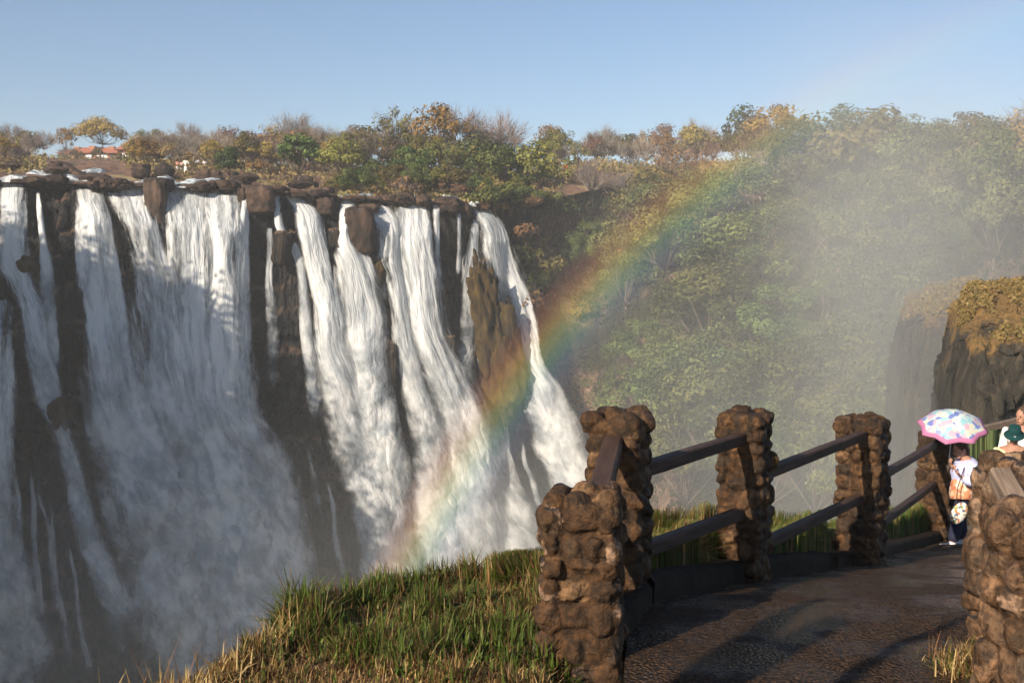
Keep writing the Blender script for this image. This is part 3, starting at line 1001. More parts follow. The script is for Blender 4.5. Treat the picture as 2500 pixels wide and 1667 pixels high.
# (px, metres behind lip, top py, kind, width factor, label)
TREES = [
    (104, 118, 119, 'flat', 1.0, 'broad gold brown umbrella tree in front of the red roofed buildings'),
    (17, 95, 124, 'bare', 1.0, 'leafless grey tree rising over the left corner of the woodland'),
    (36, 70, 131, 'olive', .9, 'olive brown tree left of the sandy clearing'),
    (5, 60, 140, 'olive', .8, 'dark leaning olive tree cut by the left edge of the frame'),
    (48, 110, 131, 'bare', 1.0, 'grey leafless tree between the left olive tree and the golden tree'),
    (70, 100, 129, 'gold', .7, 'slim golden tree left of the umbrella tree'),
    (145, 90, 131, 'olive', .9, 'olive green tree just right of the red gable'),
    (159, 42, 143, 'yellow', 1.0, 'rounded yellow green bush above the black boulders'),
    (190, 80, 123, 'bare', .9, 'tall leafless tree with a pale forked trunk above the white clad people'),
    (176, 60, 137, 'gold', 1.0, 'golden tree left of the pale forked trunk'),
    (230, 85, 127, 'orange', .9, 'rust orange tree behind the dark evergreen bush'),
    (231, 17, 148, 'dark', 1.0, 'dense dark evergreen bush at the water on the plateau'),
    (217, 40, 141, 'gold', 1.0, 'golden brown tree behind the left of the evergreen bush'),
    (243, 50, 139, 'olive', .9, 'olive tree behind the right of the evergreen bush'),
    (292, 90, 114, 'bare', 1.05, 'big spreading leafless tree above the bright green tree'),
    (278, 84, 127, 'orange', .8, 'orange leaved tree under the big leafless crown'),
    (301, 15, 136, 'bright', 1.1, 'bright green tree standing alone near the lip'),
    (322, 70, 125, 'bare', .9, 'grey leafless tree right of the bright green tree'),
    (352, 45, 143, 'olive', 1.0, 'dense olive tree left of the tall sparse pair'),
    (336, 40, 138, 'gold', .8, 'golden leaved tree with a pale stem between bright green and olive trees'),
    (384, 40, 118, 'half', 1.2, 'tall brown sparse tree with thin branches on the skyline'),
    (399, 44, 107, 'half', .7, 'tallest sparse tree with leaves hanging on its right side'),
    (441, 40, 107, 'gold', .8, 'tall olive gold tree left of the bare dark limb'),
    (462, 46, 109, 'bare', .9, 'leafless tree with a crooked dark limb beside the tall olive gold tree'),
    (500, 50, 115, 'pink', 1.0, 'pale pinkish leafless tree on the skyline over the corner of the falls'),
    (376, 14, 160, 'green', 1.2, 'low bright green bush of palm like leaves above the lip'),
    (412, 16, 146, 'green', 1.0, 'mid green tree under the tall sparse pair'),
    (438, 22, 140, 'olive', 1.0, 'olive green tree under the tall olive gold tree'),
    (475, 22, 139, 'green', 1.1, 'large domed green tree over the corner of the falls'),
    (500, 14, 146, 'green', 1.0, 'dark green tree right of the large domed one'),
    (534, 10, 143, 'yellow', 1.0, 'yellow green tree at the top of the gorge side'),
    (560, 52, 129, 'olive', .9, 'rounded olive tree on the skyline left of the distant walkers'),
    (596, 50, 134, 'orange', .9, 'rust orange tree above the distant viewpoint railing'),
    (606, 60, 127, 'bare', 1.0, 'grey leafless tree right behind the rust orange tree'),
    (665, 40, 123, 'orange', .8, 'tall orange and green tree on the skyline left of the twin domes'),
    (694, 44, 122, 'pink', .9, 'small leafless tree with reddish twigs right of the orange and green tree'),
    (742, 30, 109, 'dark', .8, 'dense green dome, left one of the pair on the skyline'),
    (776, 26, 107, 'gold', 1.1, 'large gold green dome, right one of the pair on the skyline'),
    (838, 30, 121, 'pink', 1.2, 'pale leafless tree fading in the mist right of the twin domes'),
    (890, 24, 119, 'gold', 1.1, 'flat topped golden tree dim in the mist'),
    (968, 20, 112, 'olive', 1.0, 'tallest rounded tree dim in the mist near the right edge'),
    (940, 26, 124, 'pink', 1.0, 'pinkish leafless tree left of the tallest misty tree'),
    (1018, 20, 120, 'bare', 1.0, 'grey leafless tree cut by the right edge of the frame'),
]
for px, d, top, kind, w, lab in TREES:
    p = on_plateau(px, d)
    zt = float(P(px, top, p[1])[2])
    plant(kind, p, max(zt - p[2], 2.0), lab, GP, w)

# woodland filling the plateau
FILL = {'bare': 'leafless grey tree in the dry woodland on the plateau', 'orange': 'rust brown tree in the dry woodland on the plateau', 'olive': 'olive tree in the dry woodland on the plateau',
        'gold': 'golden brown tree in the dry woodland on the plateau', 'green': 'green tree in the dry woodland on the plateau', 'pink': 'pale leafless tree in the dry woodland on the plateau', 'shrub': 'low shrub in the dry woodland on the plateau', 'yellow': 'yellowish tree in the dry woodland on the plateau'}
for i in range(285):
    px = RNG.uniform(-30, 1050) if i < 160 else RNG.uniform(-30, 380); d = RNG.uniform(28, 130)
    if 40 < px < 138 and (d < 88 or RNG.uniform() < .6): continue
    if 546 < px < 612 and d < 34: continue
    kinds = ['bare', 'bare', 'orange', 'olive', 'gold', 'pink', 'shrub'] if px < 560 else ['bare', 'pink', 'orange', 'olive', 'gold', 'shrub']
    if 340 < px < 520 and d < 60: kinds = ['olive', 'green', 'olive', 'gold', 'yellow']
    kd = kinds[int(RNG.integers(0, len(kinds)))]
    p = on_plateau(px, d)
    toppy = RNG.uniform(126, 148) if px > 300 else RNG.uniform(131, 150)
    h = float(P(px, toppy, p[1])[2]) - p[2]
    if 40 < px < 130: h *= .62
    h = float(np.clip(h, 2.5, 12)) if kd != 'shrub' else RNG.uniform(2, 3.5)
    plant(kd, p, h, FILL[kd], 'trees of the dry woodland', RNG.uniform(.85, 1.2))
for i in range(46):
    px = RNG.uniform(335, 540); d = RNG.uniform(3.5, 20)
    kd = ['shrub', 'shrub', 'olive', 'green', 'yellow'][int(RNG.integers(0, 5))]
    p = on_plateau(px, d)
    plant(kd, p, RNG.uniform(2.2, 4.2) if kd != 'shrub' else RNG.uniform(1.5, 2.8), {'shrub': 'low shrub crowding the lip above the right falls', 'olive': 'small olive tree crowding the lip above the right falls', 'green': 'small green tree crowding the lip above the right falls', 'yellow': 'small yellow green tree crowding the lip above the right falls'}[kd], 'bushes crowding the lip', RNG.uniform(.9, 1.3))

# gorge side trees
GT = [(575, 268, 232, 'canopy', 1.0, 'green tree under the dark rock notch of the gorge side'),
      (594, 262, 218, 'canopy', 1.0, 'taller green tree right under the dark rock notch'),
      (705, 292, 208, 'canopy', 1.1, 'large light green tree in the middle of the gorge side'),
      (690, 340, 280, 'canopy', 1.0, 'green tree below the large light green one on the gorge side'),
      (640, 390, 318, 'canopy', 1.1, 'yellow green tree just right of the rainbow on the gorge side'),
      (622, 425, 365, 'canopy', 1.1, 'green tree above the corner pillar on the gorge side'),
      (795, 330, 280, 'half', 1.0, 'dead tree with pale bent limbs in the misty gorge side'),
      (640, 230, 196, 'bare', 1.0, 'pale dead tree standing on the rock ledge beside the rainbow'),
      (965, 268, 196, 'canopy', 1.0, 'dark green misty tree above the rust grass bluffs')]
for i in range(34):
    px = RNG.uniform(478, 545); d = RNG.uniform(-1.0, 4)
    kd = ['shrub', 'shrub', 'olive', 'green', 'shrub'][int(RNG.integers(0, 5))]
    plant(kd, on_plateau(px, d) - np.array([0, 0, .6]), RNG.uniform(1.5, 3.2), {'shrub': 'shrub hanging over the corner where falls and gorge side meet', 'olive': 'small olive tree over the corner where falls and gorge side meet', 'green': 'small green tree over the corner where falls and gorge side meet'}[kd], 'bushes over the corner of the falls', RNG.uniform(1, 1.5))
for i in range(26):
    px = RNG.uniform(516, 572); py = RNG.uniform(212, 345)
    Y = float(cliffY(px, py)) + max(0., (px - 520) / 46) ** 2 * 14
    kd = ['shrub', 'canopy', 'shrub'][i % 3]
    plant(kd, P(px, py, Y - .5) - np.array([0, 0, .8]), RNG.uniform(2.0, 4.2), {'shrub': 'shrub clinging to the dark wall right of the last fall', 'canopy': 'small leafy tree clinging to the dark wall right of the last fall'}[kd], 'plants clinging to the wall right of the falls', RNG.uniform(.8, 1.2))
for px, py, top, kind, w, lab in GT:
    p = slope_point(np.array([px], float), np.array([py], float))[0]
    plant(kind, p - np.array([0, 0, .5]), float(P(px, top, p[1])[2]) - p[2] + .5, lab, 'trees standing out on the gorge side', w)
for (px, py, wp, hp, k, lab) in ((640, 214, 42, 24, 2, 'dark rock outcrop with a black notch high on the gorge side'), (668, 250, 34, 44, 3, 'tan weathered rock face beside the rainbow on the gorge side'), (610, 405, 24, 60, 1, 'brown rock rib beside the last fall'), (645, 345, 20, 14, 0, 'pale bare patch of rock among the green trees of the gorge side')):
    q = slope_point(np.array([px], float), np.array([py], float))[0]
    o = link('rock_outcrop', BM[k]); o.location = q + np.array([0, .3, 0]); o.scale = (wp / F * q[1] / 2, 3.0, hp / F * q[1] / 2)
    o.data = o.data.copy(); o.data.materials[0] = M_SLOPE if 'tan' in lab or 'pale' in lab or 'rib' in lab else M_BASALT
    tag(o, lab, 'rock', 'rock outcrops of the gorge side')
FG = {'canopy': 'broad crowned green tree among many clothing the gorge side', 'green': 'green tree among many clothing the gorge side', 'olive': 'olive tree among many clothing the gorge side', 'bright': 'light green tree among many clothing the gorge side', 'gold': 'golden brown tree among many clothing the gorge side',
      'dark': 'dark green tree among many clothing the gorge side', 'bare': 'leafless tree among many clothing the gorge side', 'shrub': 'shrub among many clothing the gorge side', 'yellow': 'yellow green tree among many clothing the gorge side', 'orange': 'rusty tree among many clothing the gorge side', 'pink': 'pale leafless tree among many clothing the gorge side'}
n = 0; PLACED = [(705, 292), (690, 340), (640, 385), (592, 250), (575, 268)]
for i in range(5000):
    px = RNG.uniform(545, 1050); py = RNG.uniform(float(rim_py(px)) + 4, 520)
    if px < 575 and py > 215: continue
    if px < 640 and 205 < py < 235: continue
    if px > 930 and py > 300: continue
    if px < 618 and py > 320: continue
    if any((px - a) ** 2 + (py - b) ** 2 < (25 if py < 232 else 40) ** 2 for a, b in PLACED): continue
    if n >= 150: break
    PLACED.append((px, py))
    if py < 232 and px < 760: kinds = ['bare', 'pink', 'orange', 'olive', 'gold', 'shrub', 'bare', 'orange']
    elif py < 245: kinds = ['bare', 'pink', 'olive', 'canopy', 'orange', 'pink', 'canopy']
    elif px < 620: kinds = ['canopy', 'shrub', 'canopy']
    else: kinds = ['canopy']
    kd = kinds[int(RNG.integers(0, len(kinds)))]
    p = slope_point(np.array([px], float), np.array([py], float))[0]
    h = RNG.uniform(7.0, 13.0) * (.6 if py < 215 else 1.0)
    if kd == 'shrub': h = RNG.uniform(2, 3.4)
    plant(kd, p - np.array([0, 0, .6]), h, FG[kd], 'trees clothing the gorge side', RNG.uniform(.9, 1.25))
    n += 1


# scrub nobody could count
def scrub(name, pts, size, cols, seed, label, dry=None):
    n = len(pts)
    lv, lf = leaf_quads(pts, size, seed=seed, aspect=1.5)
    cl = vnoise(pts * .25, seed) * .5 + .5
    c = pal(n, cols, seed, cl)
    if dry is not None:
        c = np.where((np.random.default_rng(seed).uniform(0, 1, n) < dry)[:, None], pal(n, [(.09, .06, .03), (.17, .10, .05), (.25, .155, .08), (.15, .12, .04)], seed + 1, cl), c)
    c = np.repeat(c, 4, 0)
    o = link(name, mesh(name, lv, lf, M_LEAF, smooth=False, cols={'tint': c}))
    return tag(o, label, kind='stuff')


n = 70000
px = RNG.uniform(532, 1150, n); py = rim_py(px) + 1 + RNG.uniform(0, 1, n) * (600 - rim_py(px))
pts = slope_point(px, py)
lump = np.clip(fbm(pts * .3, 3, 8) * 1.6 + .35, 0, 1.2)
keep = lump > .12
dryk = np.clip((240 - py) / 60, 0, .9)[keep] * np.clip((780 - px[keep]) / 120, .25, 1)
pts = pts[keep]; lump = lump[keep]; n = len(pts)
pts[:, 1] -= RNG.uniform(0, 1, n) * lump * 1.8; pts[:, 2] += RNG.uniform(0, 1, n) * lump * 1.5
scrub('undergrowth', pts, .24, [(.008, .012, .004), (.018, .025, .006), (.04, .045, .011), (.05, .038, .014), (.022, .03, .008)], 5, 'tangled undergrowth covering the gorge side', dry=dryk)
n = 80000
px = RNG.uniform(-40, 1060, n); d = RNG.uniform(0, 1, n) ** 1.2 * 120 + 4
Y = lipY(px) + d; X = (px - 512) / F * Y
pts = np.stack([X, Y, ground_z(X, Y)], -1)
lump = np.clip(fbm(pts * .14, 3, 18) * 1.8 + .25, 0, 1.2) * np.clip((d - 6) / 25, 0, 1)
lump = np.where((px > 335) & (d > 2), np.maximum(lump, .5), lump)
keep = (lump > .1) & ~((px > 50) & (px < 130) & (d < 100) & (d > 18))
pts = pts[keep]; lump = lump[keep]; n = len(pts)
pts[:, 2] += RNG.uniform(0, 1, n) * lump * 1.7
scrub('undergrowth', pts, .34, [(.11, .085, .03), (.19, .12, .05), (.27, .175, .085), (.17, .15, .045), (.31, .22, .12)], 6, 'dry brown scrub between the trees of the plateau')

RUSTG = [(.10, .078, .026), (.175, .11, .04), (.24, .14, .055), (.15, .12, .04)]
for G, z0, sd, sz, lab, cnt in ((BL1, zA, 61, .13, 'rust coloured grass hanging over the dark bluff', 30000), (BL2, zB, 62, .2, 'rust coloured grass along the top of the misty bluff', 9000)):
    q = G.reshape(-1, 3)[RNG.integers(0, G.shape[0] * G.shape[1], cnt * 4)] + RNG.normal(0, .07, (cnt * 4, 3))
    q = q[q[:, 2] > z0 + 1.0 + 5.0 * fbm(np.stack([q[:, 0] * .7, q[:, 1] * .7, q[:, 2] * .06], -1), 3, sd)][:cnt]
    q[:, 2] += .05; q[:, 1] -= .06
    scrub('hanging_grass', q, sz, RUSTG, sd, lab)

q = HC[20][RNG.integers(0, 120, 24000)] + RNG.normal(0, 1, (24000, 3)) * np.array([2.5, 2.5, 2.0]); q[:, 2] += 1.2  # unseen leaves added along the ridge crest to soften its shadow edge
q = q[q[:, 0] < -.56 * q[:, 1]]
scrub('undergrowth', q, .5, [(.03, .045, .012), (.08, .09, .02), (.10, .12, .03)], 77, 'unseen leaf thicket added on the shading ridge to dapple its shadow edge')
# ------------------------------------------------------------------ red roofed buildings
M_ROOF = plain('red_roof_tiles', (.36, .13, .075), .85, .2, 1.5)
M_WALL = plain('terracotta_wall', (.34, .16, .10), .9, .15, .6)
M_WIN = plain('white_window', (.75, .74, .72), .5, .1, 1)
M_DARKWIN = plain('shaded_veranda', (.06, .04, .035), .7, .2, 1)


def building(px0, px1, Y, wall_top, roof_top, label, gable=False, windows=(), chimneys=()):
    xa = (px0 - 512) / F * Y; xb = (px1 - 512) / F * Y
    xm = (xa + xb) / 2
    zg = float(min(ground_z(np.array([xa, xm, xb]), np.array([Y, Y, Y])))) - .3
    zw = float(P(0, wall_top, Y)[2]); zr = float(P(0, roof_top, Y)[2])
    e = empty('lodge_building', (xm, Y, zg), label, 'building', 'red roofed buildings behind the trees')
    w = xb - xa; dp = 8.0
    MB().box((0, dp / 2, (zw - zg) / 2), (w, dp, zw - zg)).obj('wall', M_WALL, e, False)
    h0, h1 = zw - zg + .003, zr - zg
    ov = .7
    a, b = -w / 2 - ov, w / 2 + ov
    ins = 0 if gable else min(w * .3, 4)
    V = [(a, -ov, h0), (b, -ov, h0), (b, dp + ov, h0), (a, dp + ov, h0), (a + ins, dp / 2, h1), (b - ins, dp / 2, h1)]
    MB().add(V, [(0, 1, 5, 4), (2, 3, 4, 5), (1, 2, 5), (3, 0, 4), (3, 2, 1, 0)]).obj('roof', M_ROOF, e, False)
    for (f, fw, z0, z1, dark) in windows:
        MB().box((-w / 2 + w * f, -.06, (z0 + z1) / 2), (fw, .12, z1 - z0)).obj('window', M_DARKWIN if dark else M_WIN, e, False)
    for (f, cw, ch) in chimneys:
        MB().box((-w / 2 + w * f, dp * .4, h0 + ch / 2), (cw, cw, ch)).obj('roof_turret', M_WALL, e, False)
    return e


building(63, 128, 262, 153, 145.5, 'long red roofed building with small square roof turrets behind the umbrella tree', False,
         [(.1, 2.2, .8, 2.6, 1), (.3, 2.2, .8, 2.6, 1), (.45, 1.4, .8, 2.6, 0), (.66, 2.4, .8, 2.8, 0), (.85, 2.2, .8, 2.6, 1)], [(.2, 1.2, 1.7), (.44, 1.3, 1.9), (.74, 1.2, 1.8)])
building(121, 137, 255, 149.5, 142, 'red gabled wing with a white window right of the umbrella tree', False, [(.45, 1.5, .6, 3.3, 0), (.2, .8, 1, 3.2, 1)], [])
building(-8, 20, 266, 149, 142, 'red roof corner showing behind the leftmost trees', False, [(.4, 2, .8, 2.5, 1)], [(.8, 1.2, 2.2)])

# ------------------------------------------------------------------ people, small and far
def skin_mesh(name, joints, edges, mat, sub=1, smooth=True):
    me = bpy.data.meshes.new(name)
    me.from_pydata([tuple(j[:3]) for j in joints], edges, [])
    o = bpy.data.objects.new(name, me); COL.objects.link(o)
    sk = o.modifiers.new('s', 'SKIN')
    for i, j in enumerate(joints):
        r = j[3]
        me.skin_vertices[0].data[i].radius = (r, r) if not isinstance(r, tuple) else r
    me.skin_vertices[0].data[0].use_root = True
    ss = o.modifiers.new('u', 'SUBSURF'); ss.levels = sub; ss.render_levels = sub
    dg = bpy.context.evaluated_depsgraph_get()
    out = bpy.data.meshes.new_from_object(o.evaluated_get(dg))
    bpy.data.objects.remove(o); bpy.data.meshes.remove(me)
    out.name = name
    out.materials.clear(); out.materials.append(mat)
    out.polygons.foreach_set('use_smooth', np.full(len(out.polygons), smooth))
    return out


_cl = {}


def cloth(c):
    if c not in _cl:
        _cl[c] = plain('cloth', c, .85, .15, 12, .2, .3, .01)
    return _cl[c]


M_SKIN = plain('skin', (.36, .19, .125), .6, .1, 10)
M_SKINDARK = plain('dark_skin', (.12, .06, .04), .6, .1, 10)
M_HAIR = plain('brown_hair', (.07, .04, .025), .7, .3, 30)


def walker(pos, h, shirt, trousers, label, rz=0, robe=False, crouch=False):
    e = empty('person', tuple(pos), label, 'person', 'distant people on the plateau', rz)
    s = h / 1.7
    J = [(0, 0, .92, .13), (0, 0, 1.15, .14), (0, 0, 1.4, .13), (0, 0, 1.52, .055), (0, 0, 1.64, .09),
         (.1, 0, .88, .09), (.11, .02, .48, .06), (.11, 0, .06, .045), (-.1, 0, .88, .09), (-.11, -.04, .48, .06), (-.11, 0, .06, .045),
         (.22, 0, 1.36, .055), (.27, 0, 1.1, .045), (.25, -.08, .86, .035), (-.22, 0, 1.36, .055), (-.27, 0, 1.1, .045), (-.25, -.08, .86, .035)]
    E = [(0, 1), (1, 2), (2, 3), (3, 4), (0, 5), (5, 6), (6, 7), (0, 8), (8, 9), (9, 10), (2, 11), (11, 12), (12, 13), (2, 14), (14, 15), (15, 16)]
    b = link('body', skin_mesh('body', J, E, M_SKINDARK), e)
    S = [(0, 0, .9, .17), (0, 0, 1.15, .165), (0, 0, 1.42, .155), (.23, 0, 1.36, .075), (.28, 0, 1.1, .065), (-.23, 0, 1.36, .075), (-.28, 0, 1.1, .065)]
    link('shirt', skin_mesh('shirt', S, [(0, 1), (1, 2), (2, 3), (3, 4), (2, 5), (5, 6)], cloth(shirt)), e)
    if robe:
        link('skirt', skin_mesh('skirt', [(0, 0, .95, .18), (0, 0, .5, .22), (0, 0, .08, .26)], [(0, 1), (1, 2)], cloth(trousers)), e)
    else:
        T = [(0, 0, .93, .16), (.1, 0, .82, .105), (.11, .02, .48, .08), (.11, 0, .12, .065), (-.1, 0, .82, .105), (-.11, -.04, .48, .08), (-.11, 0, .12, .065)]
        link('trousers', skin_mesh('trousers', T, [(0, 1), (1, 2), (2, 3), (0, 4), (4, 5), (5, 6)], cloth(trousers)), e)
    MB().ball((0, .015, 1.69), (.1, .1, .075)).obj('hair', M_HAIR, e)
    e.scale = (s, s, s)
    return e


def stand(px, d):
    return on_plateau(px, d) - np.array([0, 0, .05])


walker(stand(188.5, 22), 2.1, (.78, .74, .62), (.78, .74, .62), 'person in a long cream robe standing by the water', 0, True)
walker(stand(200, 34), 1.8, (.75, .72, .70), (.3, .25, .22), 'person in a white shirt behind the robed one')
walker(stand(207, 36), 1.6, (.75, .70, .68), (.45, .3, .25), 'person in a white top at the edge of the golden trees')
walker(stand(180, 25), 1.5, (.55, .25, .2), (.7, .68, .66), 'person in pale trousers left of the robed one')
walker(stand(184.5, 26), 1.4, (.6, .35, .32), (.7, .68, .66), 'smaller person in pink close to the robed one')
RY = 14
walker(stand(553, RY), 1.8, (.7, .7, .68), (.35, .33, .33), 'walker in white on the distant viewpoint path')
walker(stand(558.5, RY), 1.8, (.10, .11, .17), (.08, .08, .12), 'walker in dark blue on the distant viewpoint path')
walker(stand(565, RY), 1.9, (.75, .05, .03), (.02, .02, .03), 'walker in a red top on the distant viewpoint path')
walker(stand(577, RY), 2.0, (.015, .015, .02), (.015, .015, .02), 'walker all in black beside the distant viewpoint railing')
e = empty('viewpoint_railing', tuple(on_plateau(594, RY - 1)), 'distant wooden viewpoint railing right of the walker in black', 'railing')
for i in range(5):
    MB().box((-2.2 + i * 1.1, 0, .55), (.16, .16, 1.3)).obj('post', M_WOODPALE, e, False)
for z in (.5, 1.0):
    MB().box((0, -.1, z), (4.6, .06, .14)).obj('rail', M_WOODPALE, e, False)

# ------------------------------------------------------------------ rainbow: its light painted as colour on an arc round the antisolar line
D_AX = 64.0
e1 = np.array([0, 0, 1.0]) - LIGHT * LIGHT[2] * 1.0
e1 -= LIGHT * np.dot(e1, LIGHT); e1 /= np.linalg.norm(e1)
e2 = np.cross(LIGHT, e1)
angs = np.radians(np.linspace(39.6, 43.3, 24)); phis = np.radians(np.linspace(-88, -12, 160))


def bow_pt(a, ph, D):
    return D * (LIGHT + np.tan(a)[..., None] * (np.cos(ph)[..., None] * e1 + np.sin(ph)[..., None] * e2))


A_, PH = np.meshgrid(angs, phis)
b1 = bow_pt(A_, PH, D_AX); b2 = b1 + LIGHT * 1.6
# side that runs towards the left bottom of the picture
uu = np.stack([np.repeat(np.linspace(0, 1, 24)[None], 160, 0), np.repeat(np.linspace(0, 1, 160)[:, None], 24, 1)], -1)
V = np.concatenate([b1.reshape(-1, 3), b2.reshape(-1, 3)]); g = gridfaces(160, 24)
t = NT('rainbow_light_paint')
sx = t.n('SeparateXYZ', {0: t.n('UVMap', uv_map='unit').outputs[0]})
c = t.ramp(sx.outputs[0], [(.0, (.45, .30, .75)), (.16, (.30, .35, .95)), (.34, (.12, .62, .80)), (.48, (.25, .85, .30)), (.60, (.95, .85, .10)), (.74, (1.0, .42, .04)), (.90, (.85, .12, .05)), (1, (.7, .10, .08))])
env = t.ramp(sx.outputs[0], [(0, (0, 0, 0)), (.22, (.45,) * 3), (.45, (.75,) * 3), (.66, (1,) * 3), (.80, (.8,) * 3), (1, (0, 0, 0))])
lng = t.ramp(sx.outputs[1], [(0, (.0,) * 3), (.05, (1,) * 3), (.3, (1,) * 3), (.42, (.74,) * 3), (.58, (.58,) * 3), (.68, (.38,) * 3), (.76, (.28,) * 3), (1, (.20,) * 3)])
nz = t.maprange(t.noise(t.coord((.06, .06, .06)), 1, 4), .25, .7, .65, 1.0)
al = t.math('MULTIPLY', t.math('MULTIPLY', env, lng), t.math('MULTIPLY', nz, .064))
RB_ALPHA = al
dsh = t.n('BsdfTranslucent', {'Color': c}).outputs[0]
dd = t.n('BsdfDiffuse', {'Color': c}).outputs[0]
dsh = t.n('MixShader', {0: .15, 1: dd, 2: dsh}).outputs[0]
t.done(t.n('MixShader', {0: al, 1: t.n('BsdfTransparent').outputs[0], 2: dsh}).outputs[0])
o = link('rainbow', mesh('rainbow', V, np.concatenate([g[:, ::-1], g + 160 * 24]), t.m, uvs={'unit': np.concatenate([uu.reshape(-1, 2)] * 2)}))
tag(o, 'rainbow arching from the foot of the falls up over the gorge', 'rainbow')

# ------------------------------------------------------------------ foreground ground
PYk = np.array([0, 5.5, 6.7, 8.5, 10.9, 15, 17, 23.]); PZk = np.array([-1.9, -1.94, -2.02, -2.4, -2.92, -3.72, -4.1, -5.2])
def path_z(Y): return np.interp(Y, PYk, PZk)
KY = np.array([2.5, 4.5, 5.4, 5.93, 6.73, 8.17, 9.7, 11, 15, 23]); KX = np.array([.30, .45, .54, .614, .86, 1.62, 2.66, 3.4, 5.65, 10.0])
def kerb_x(Y): return np.interp(Y, KY, KX)


yy = np.linspace(2.5, 23, 170); w = np.linspace(0, 1, 70)
Yp, Wp = np.meshgrid(yy, w, indexing='ij')
Xp = kerb_x(Yp) + Wp * 8.5
Zp = path_z(Yp) + .018 * fbm(np.stack([Xp * 3, Yp * 3, Xp * 0], -1), 3, 2)
o = link('path', mesh('path', np.stack([Xp, Yp, Zp], -1), gridfaces(*Yp.shape), M_PATH)); tag(o, 'dark wet pebble path sloping down to the viewpoint', kind='structure')

# kerb of low stones along the fence side
def kerb(y0, y1, wid, hgt, label):
    ys = np.linspace(y0, y1, 60)
    prof = np.array([(0.0, -.1), (-.004, hgt * .75), (-.04, hgt), (-wid + .04, hgt), (-wid, hgt * .8), (-wid, -.3)])
    V = []
    for i, y in enumerate(ys):
        dx = (kerb_x(y + .05) - kerb_x(y - .05)) / .1
        nrm = np.array([-1, dx]) / math.hypot(1, dx)       # outward, away from the path
        for a, b in prof:
            p = np.array([kerb_x(y), y]) + nrm * (-a)
            V.append((p[0], p[1], path_z(y) + b))
    V = np.array(V); V += .02 * np.stack([fbm(V * 6, 3, 4), fbm(V * 6, 3, 5), fbm(V * 6, 3, 6)], -1)
    n = len(prof)
    F4 = gridfaces(len(ys), n)
    caps = [list(range(n)), list(range((len(ys) - 1) * n, len(ys) * n))[::-1]]
    o = link('kerb', mesh('kerb', V, [list(map(int, f)) for f in F4] + caps, M_KERB)); tag(o, label, kind='structure')


kerb(5.75, 6.68, .16, .12, 'low dark kerb beside the front pillar')
kerb(6.72, 10.0, .22, .15, 'thick dark kerb between the corner pillar and the third pillar')
kerb(10.2, 15.3, .2, .13, 'dark kerb running down to the far pillar')

# bank outside the fence
EDX = np.array([-4.5, -1.81, -1.40, -1.2, -.9, -.39, .19, .75, 1.45, 2.7, 3.5, 5.4, 11])
EDY = np.array([2.0, 4.3, 5.25, 6.2, 6.8, 7.2, 7.5, 8.1, 9.5, 11.4, 12.6, 16.8, 25.])


def bank_z(X, Y):
    X = np.asarray(X, float); Y = np.asarray(Y, float)
    ye = np.interp(X, EDX, EDY)
    flat = np.where(X < .3, -1.93 - .05 * np.clip(Y - 5, -2, 4), path_z(Y - .3) + .08)
    m = np.clip((X - .0) / .5, 0, 1)
    flat = (-1.90 - .06 * np.clip(Y - 5, -2, 4)) * (1 - m) + (path_z(np.maximum(Y - .25, 0)) + .06) * m
    flat = flat + .06 * fbm(np.stack([X * 1.3, Y * 1.3, X * 0], -1), 3, 21)
    ov = np.maximum(Y - ye, 0)
    dip = np.clip((X - .12) / .3, 0, 1) * np.clip((6.1 - Y) / .6, 0, 1)
    flat = flat - .38 * dip
    return flat - 1.5 * ov ** 1.25 - np.where(ov > 0, 0, 0) - .02


# bank sheet: from the kerb line outwards to the left and over the edge
s = np.linspace(0, 1, 120)
by = np.linspace(2.5, 22, 140)
BW = np.concatenate([np.linspace(.02, 6, 70), np.linspace(6.5, 40, 20)])
Yb, Wb = np.meshgrid(by, BW, indexing='ij')
Xb = kerb_x(Yb) - Wb
ext = np.maximum(Wb - 6, 0)
Zb = bank_z(Xb, Yb)
Zb = np.where(Wb > 4, Zb - (Wb - 4) * .6, Zb)
Zb = np.maximum(Zb, -73)
o = link('grass_bank', mesh('grass_bank', np.stack([Xb, Yb, Zb], -1), gridfaces(*Yb.shape)[:, ::-1], M_EARTH)); tag(o, 'earth bank outside the fence falling away into the gorge', kind='structure')

# ------------------------------------------------------------------ grass
def blades(pts, length, cols, seed, width=.0075, lean=.5, seeds=0.0, curl=.5):
    rng = np.random.default_rng(seed)
    n = len(pts)
    L = length * rng.uniform(.55, 1.25, n)
    az = rng.uniform(0, 2 * np.pi, n); ln = np.abs(rng.normal(0, lean, n))
    d = np.stack([np.sin(az) * np.sin(ln), np.cos(az) * np.sin(ln), np.cos(ln)], -1)
    side = np.stack([np.cos(az + rng.normal(0, .5, n)), -np.sin(az), np.zeros(n)], -1)
    W = (np.asarray(width) * rng.uniform(.6, 1.3, n))[:, None]
    mid = pts + d * (L * .55)[:, None]
    dn = d.copy(); dn[:, 2] -= curl * np.abs(rng.normal(.5, .5, n)); dn[:, :2] *= 1.4
    dn /= np.linalg.norm(dn, axis=1)[:, None]
    tip = mid + dn * (L * .45)[:, None]
    V = np.stack([pts - side * W, pts + side * W, mid - side * W * .75, mid + side * W * .75, tip - side * W * .12, tip + side * W * .12], 1).reshape(-1, 3)
    b = np.arange(n) * 6
    F4 = np.concatenate([np.stack([b, b + 1, b + 3, b + 2], 1), np.stack([b + 2, b + 3, b + 5, b + 4], 1)])
    return V, F4, np.repeat(cols, 6, 0)


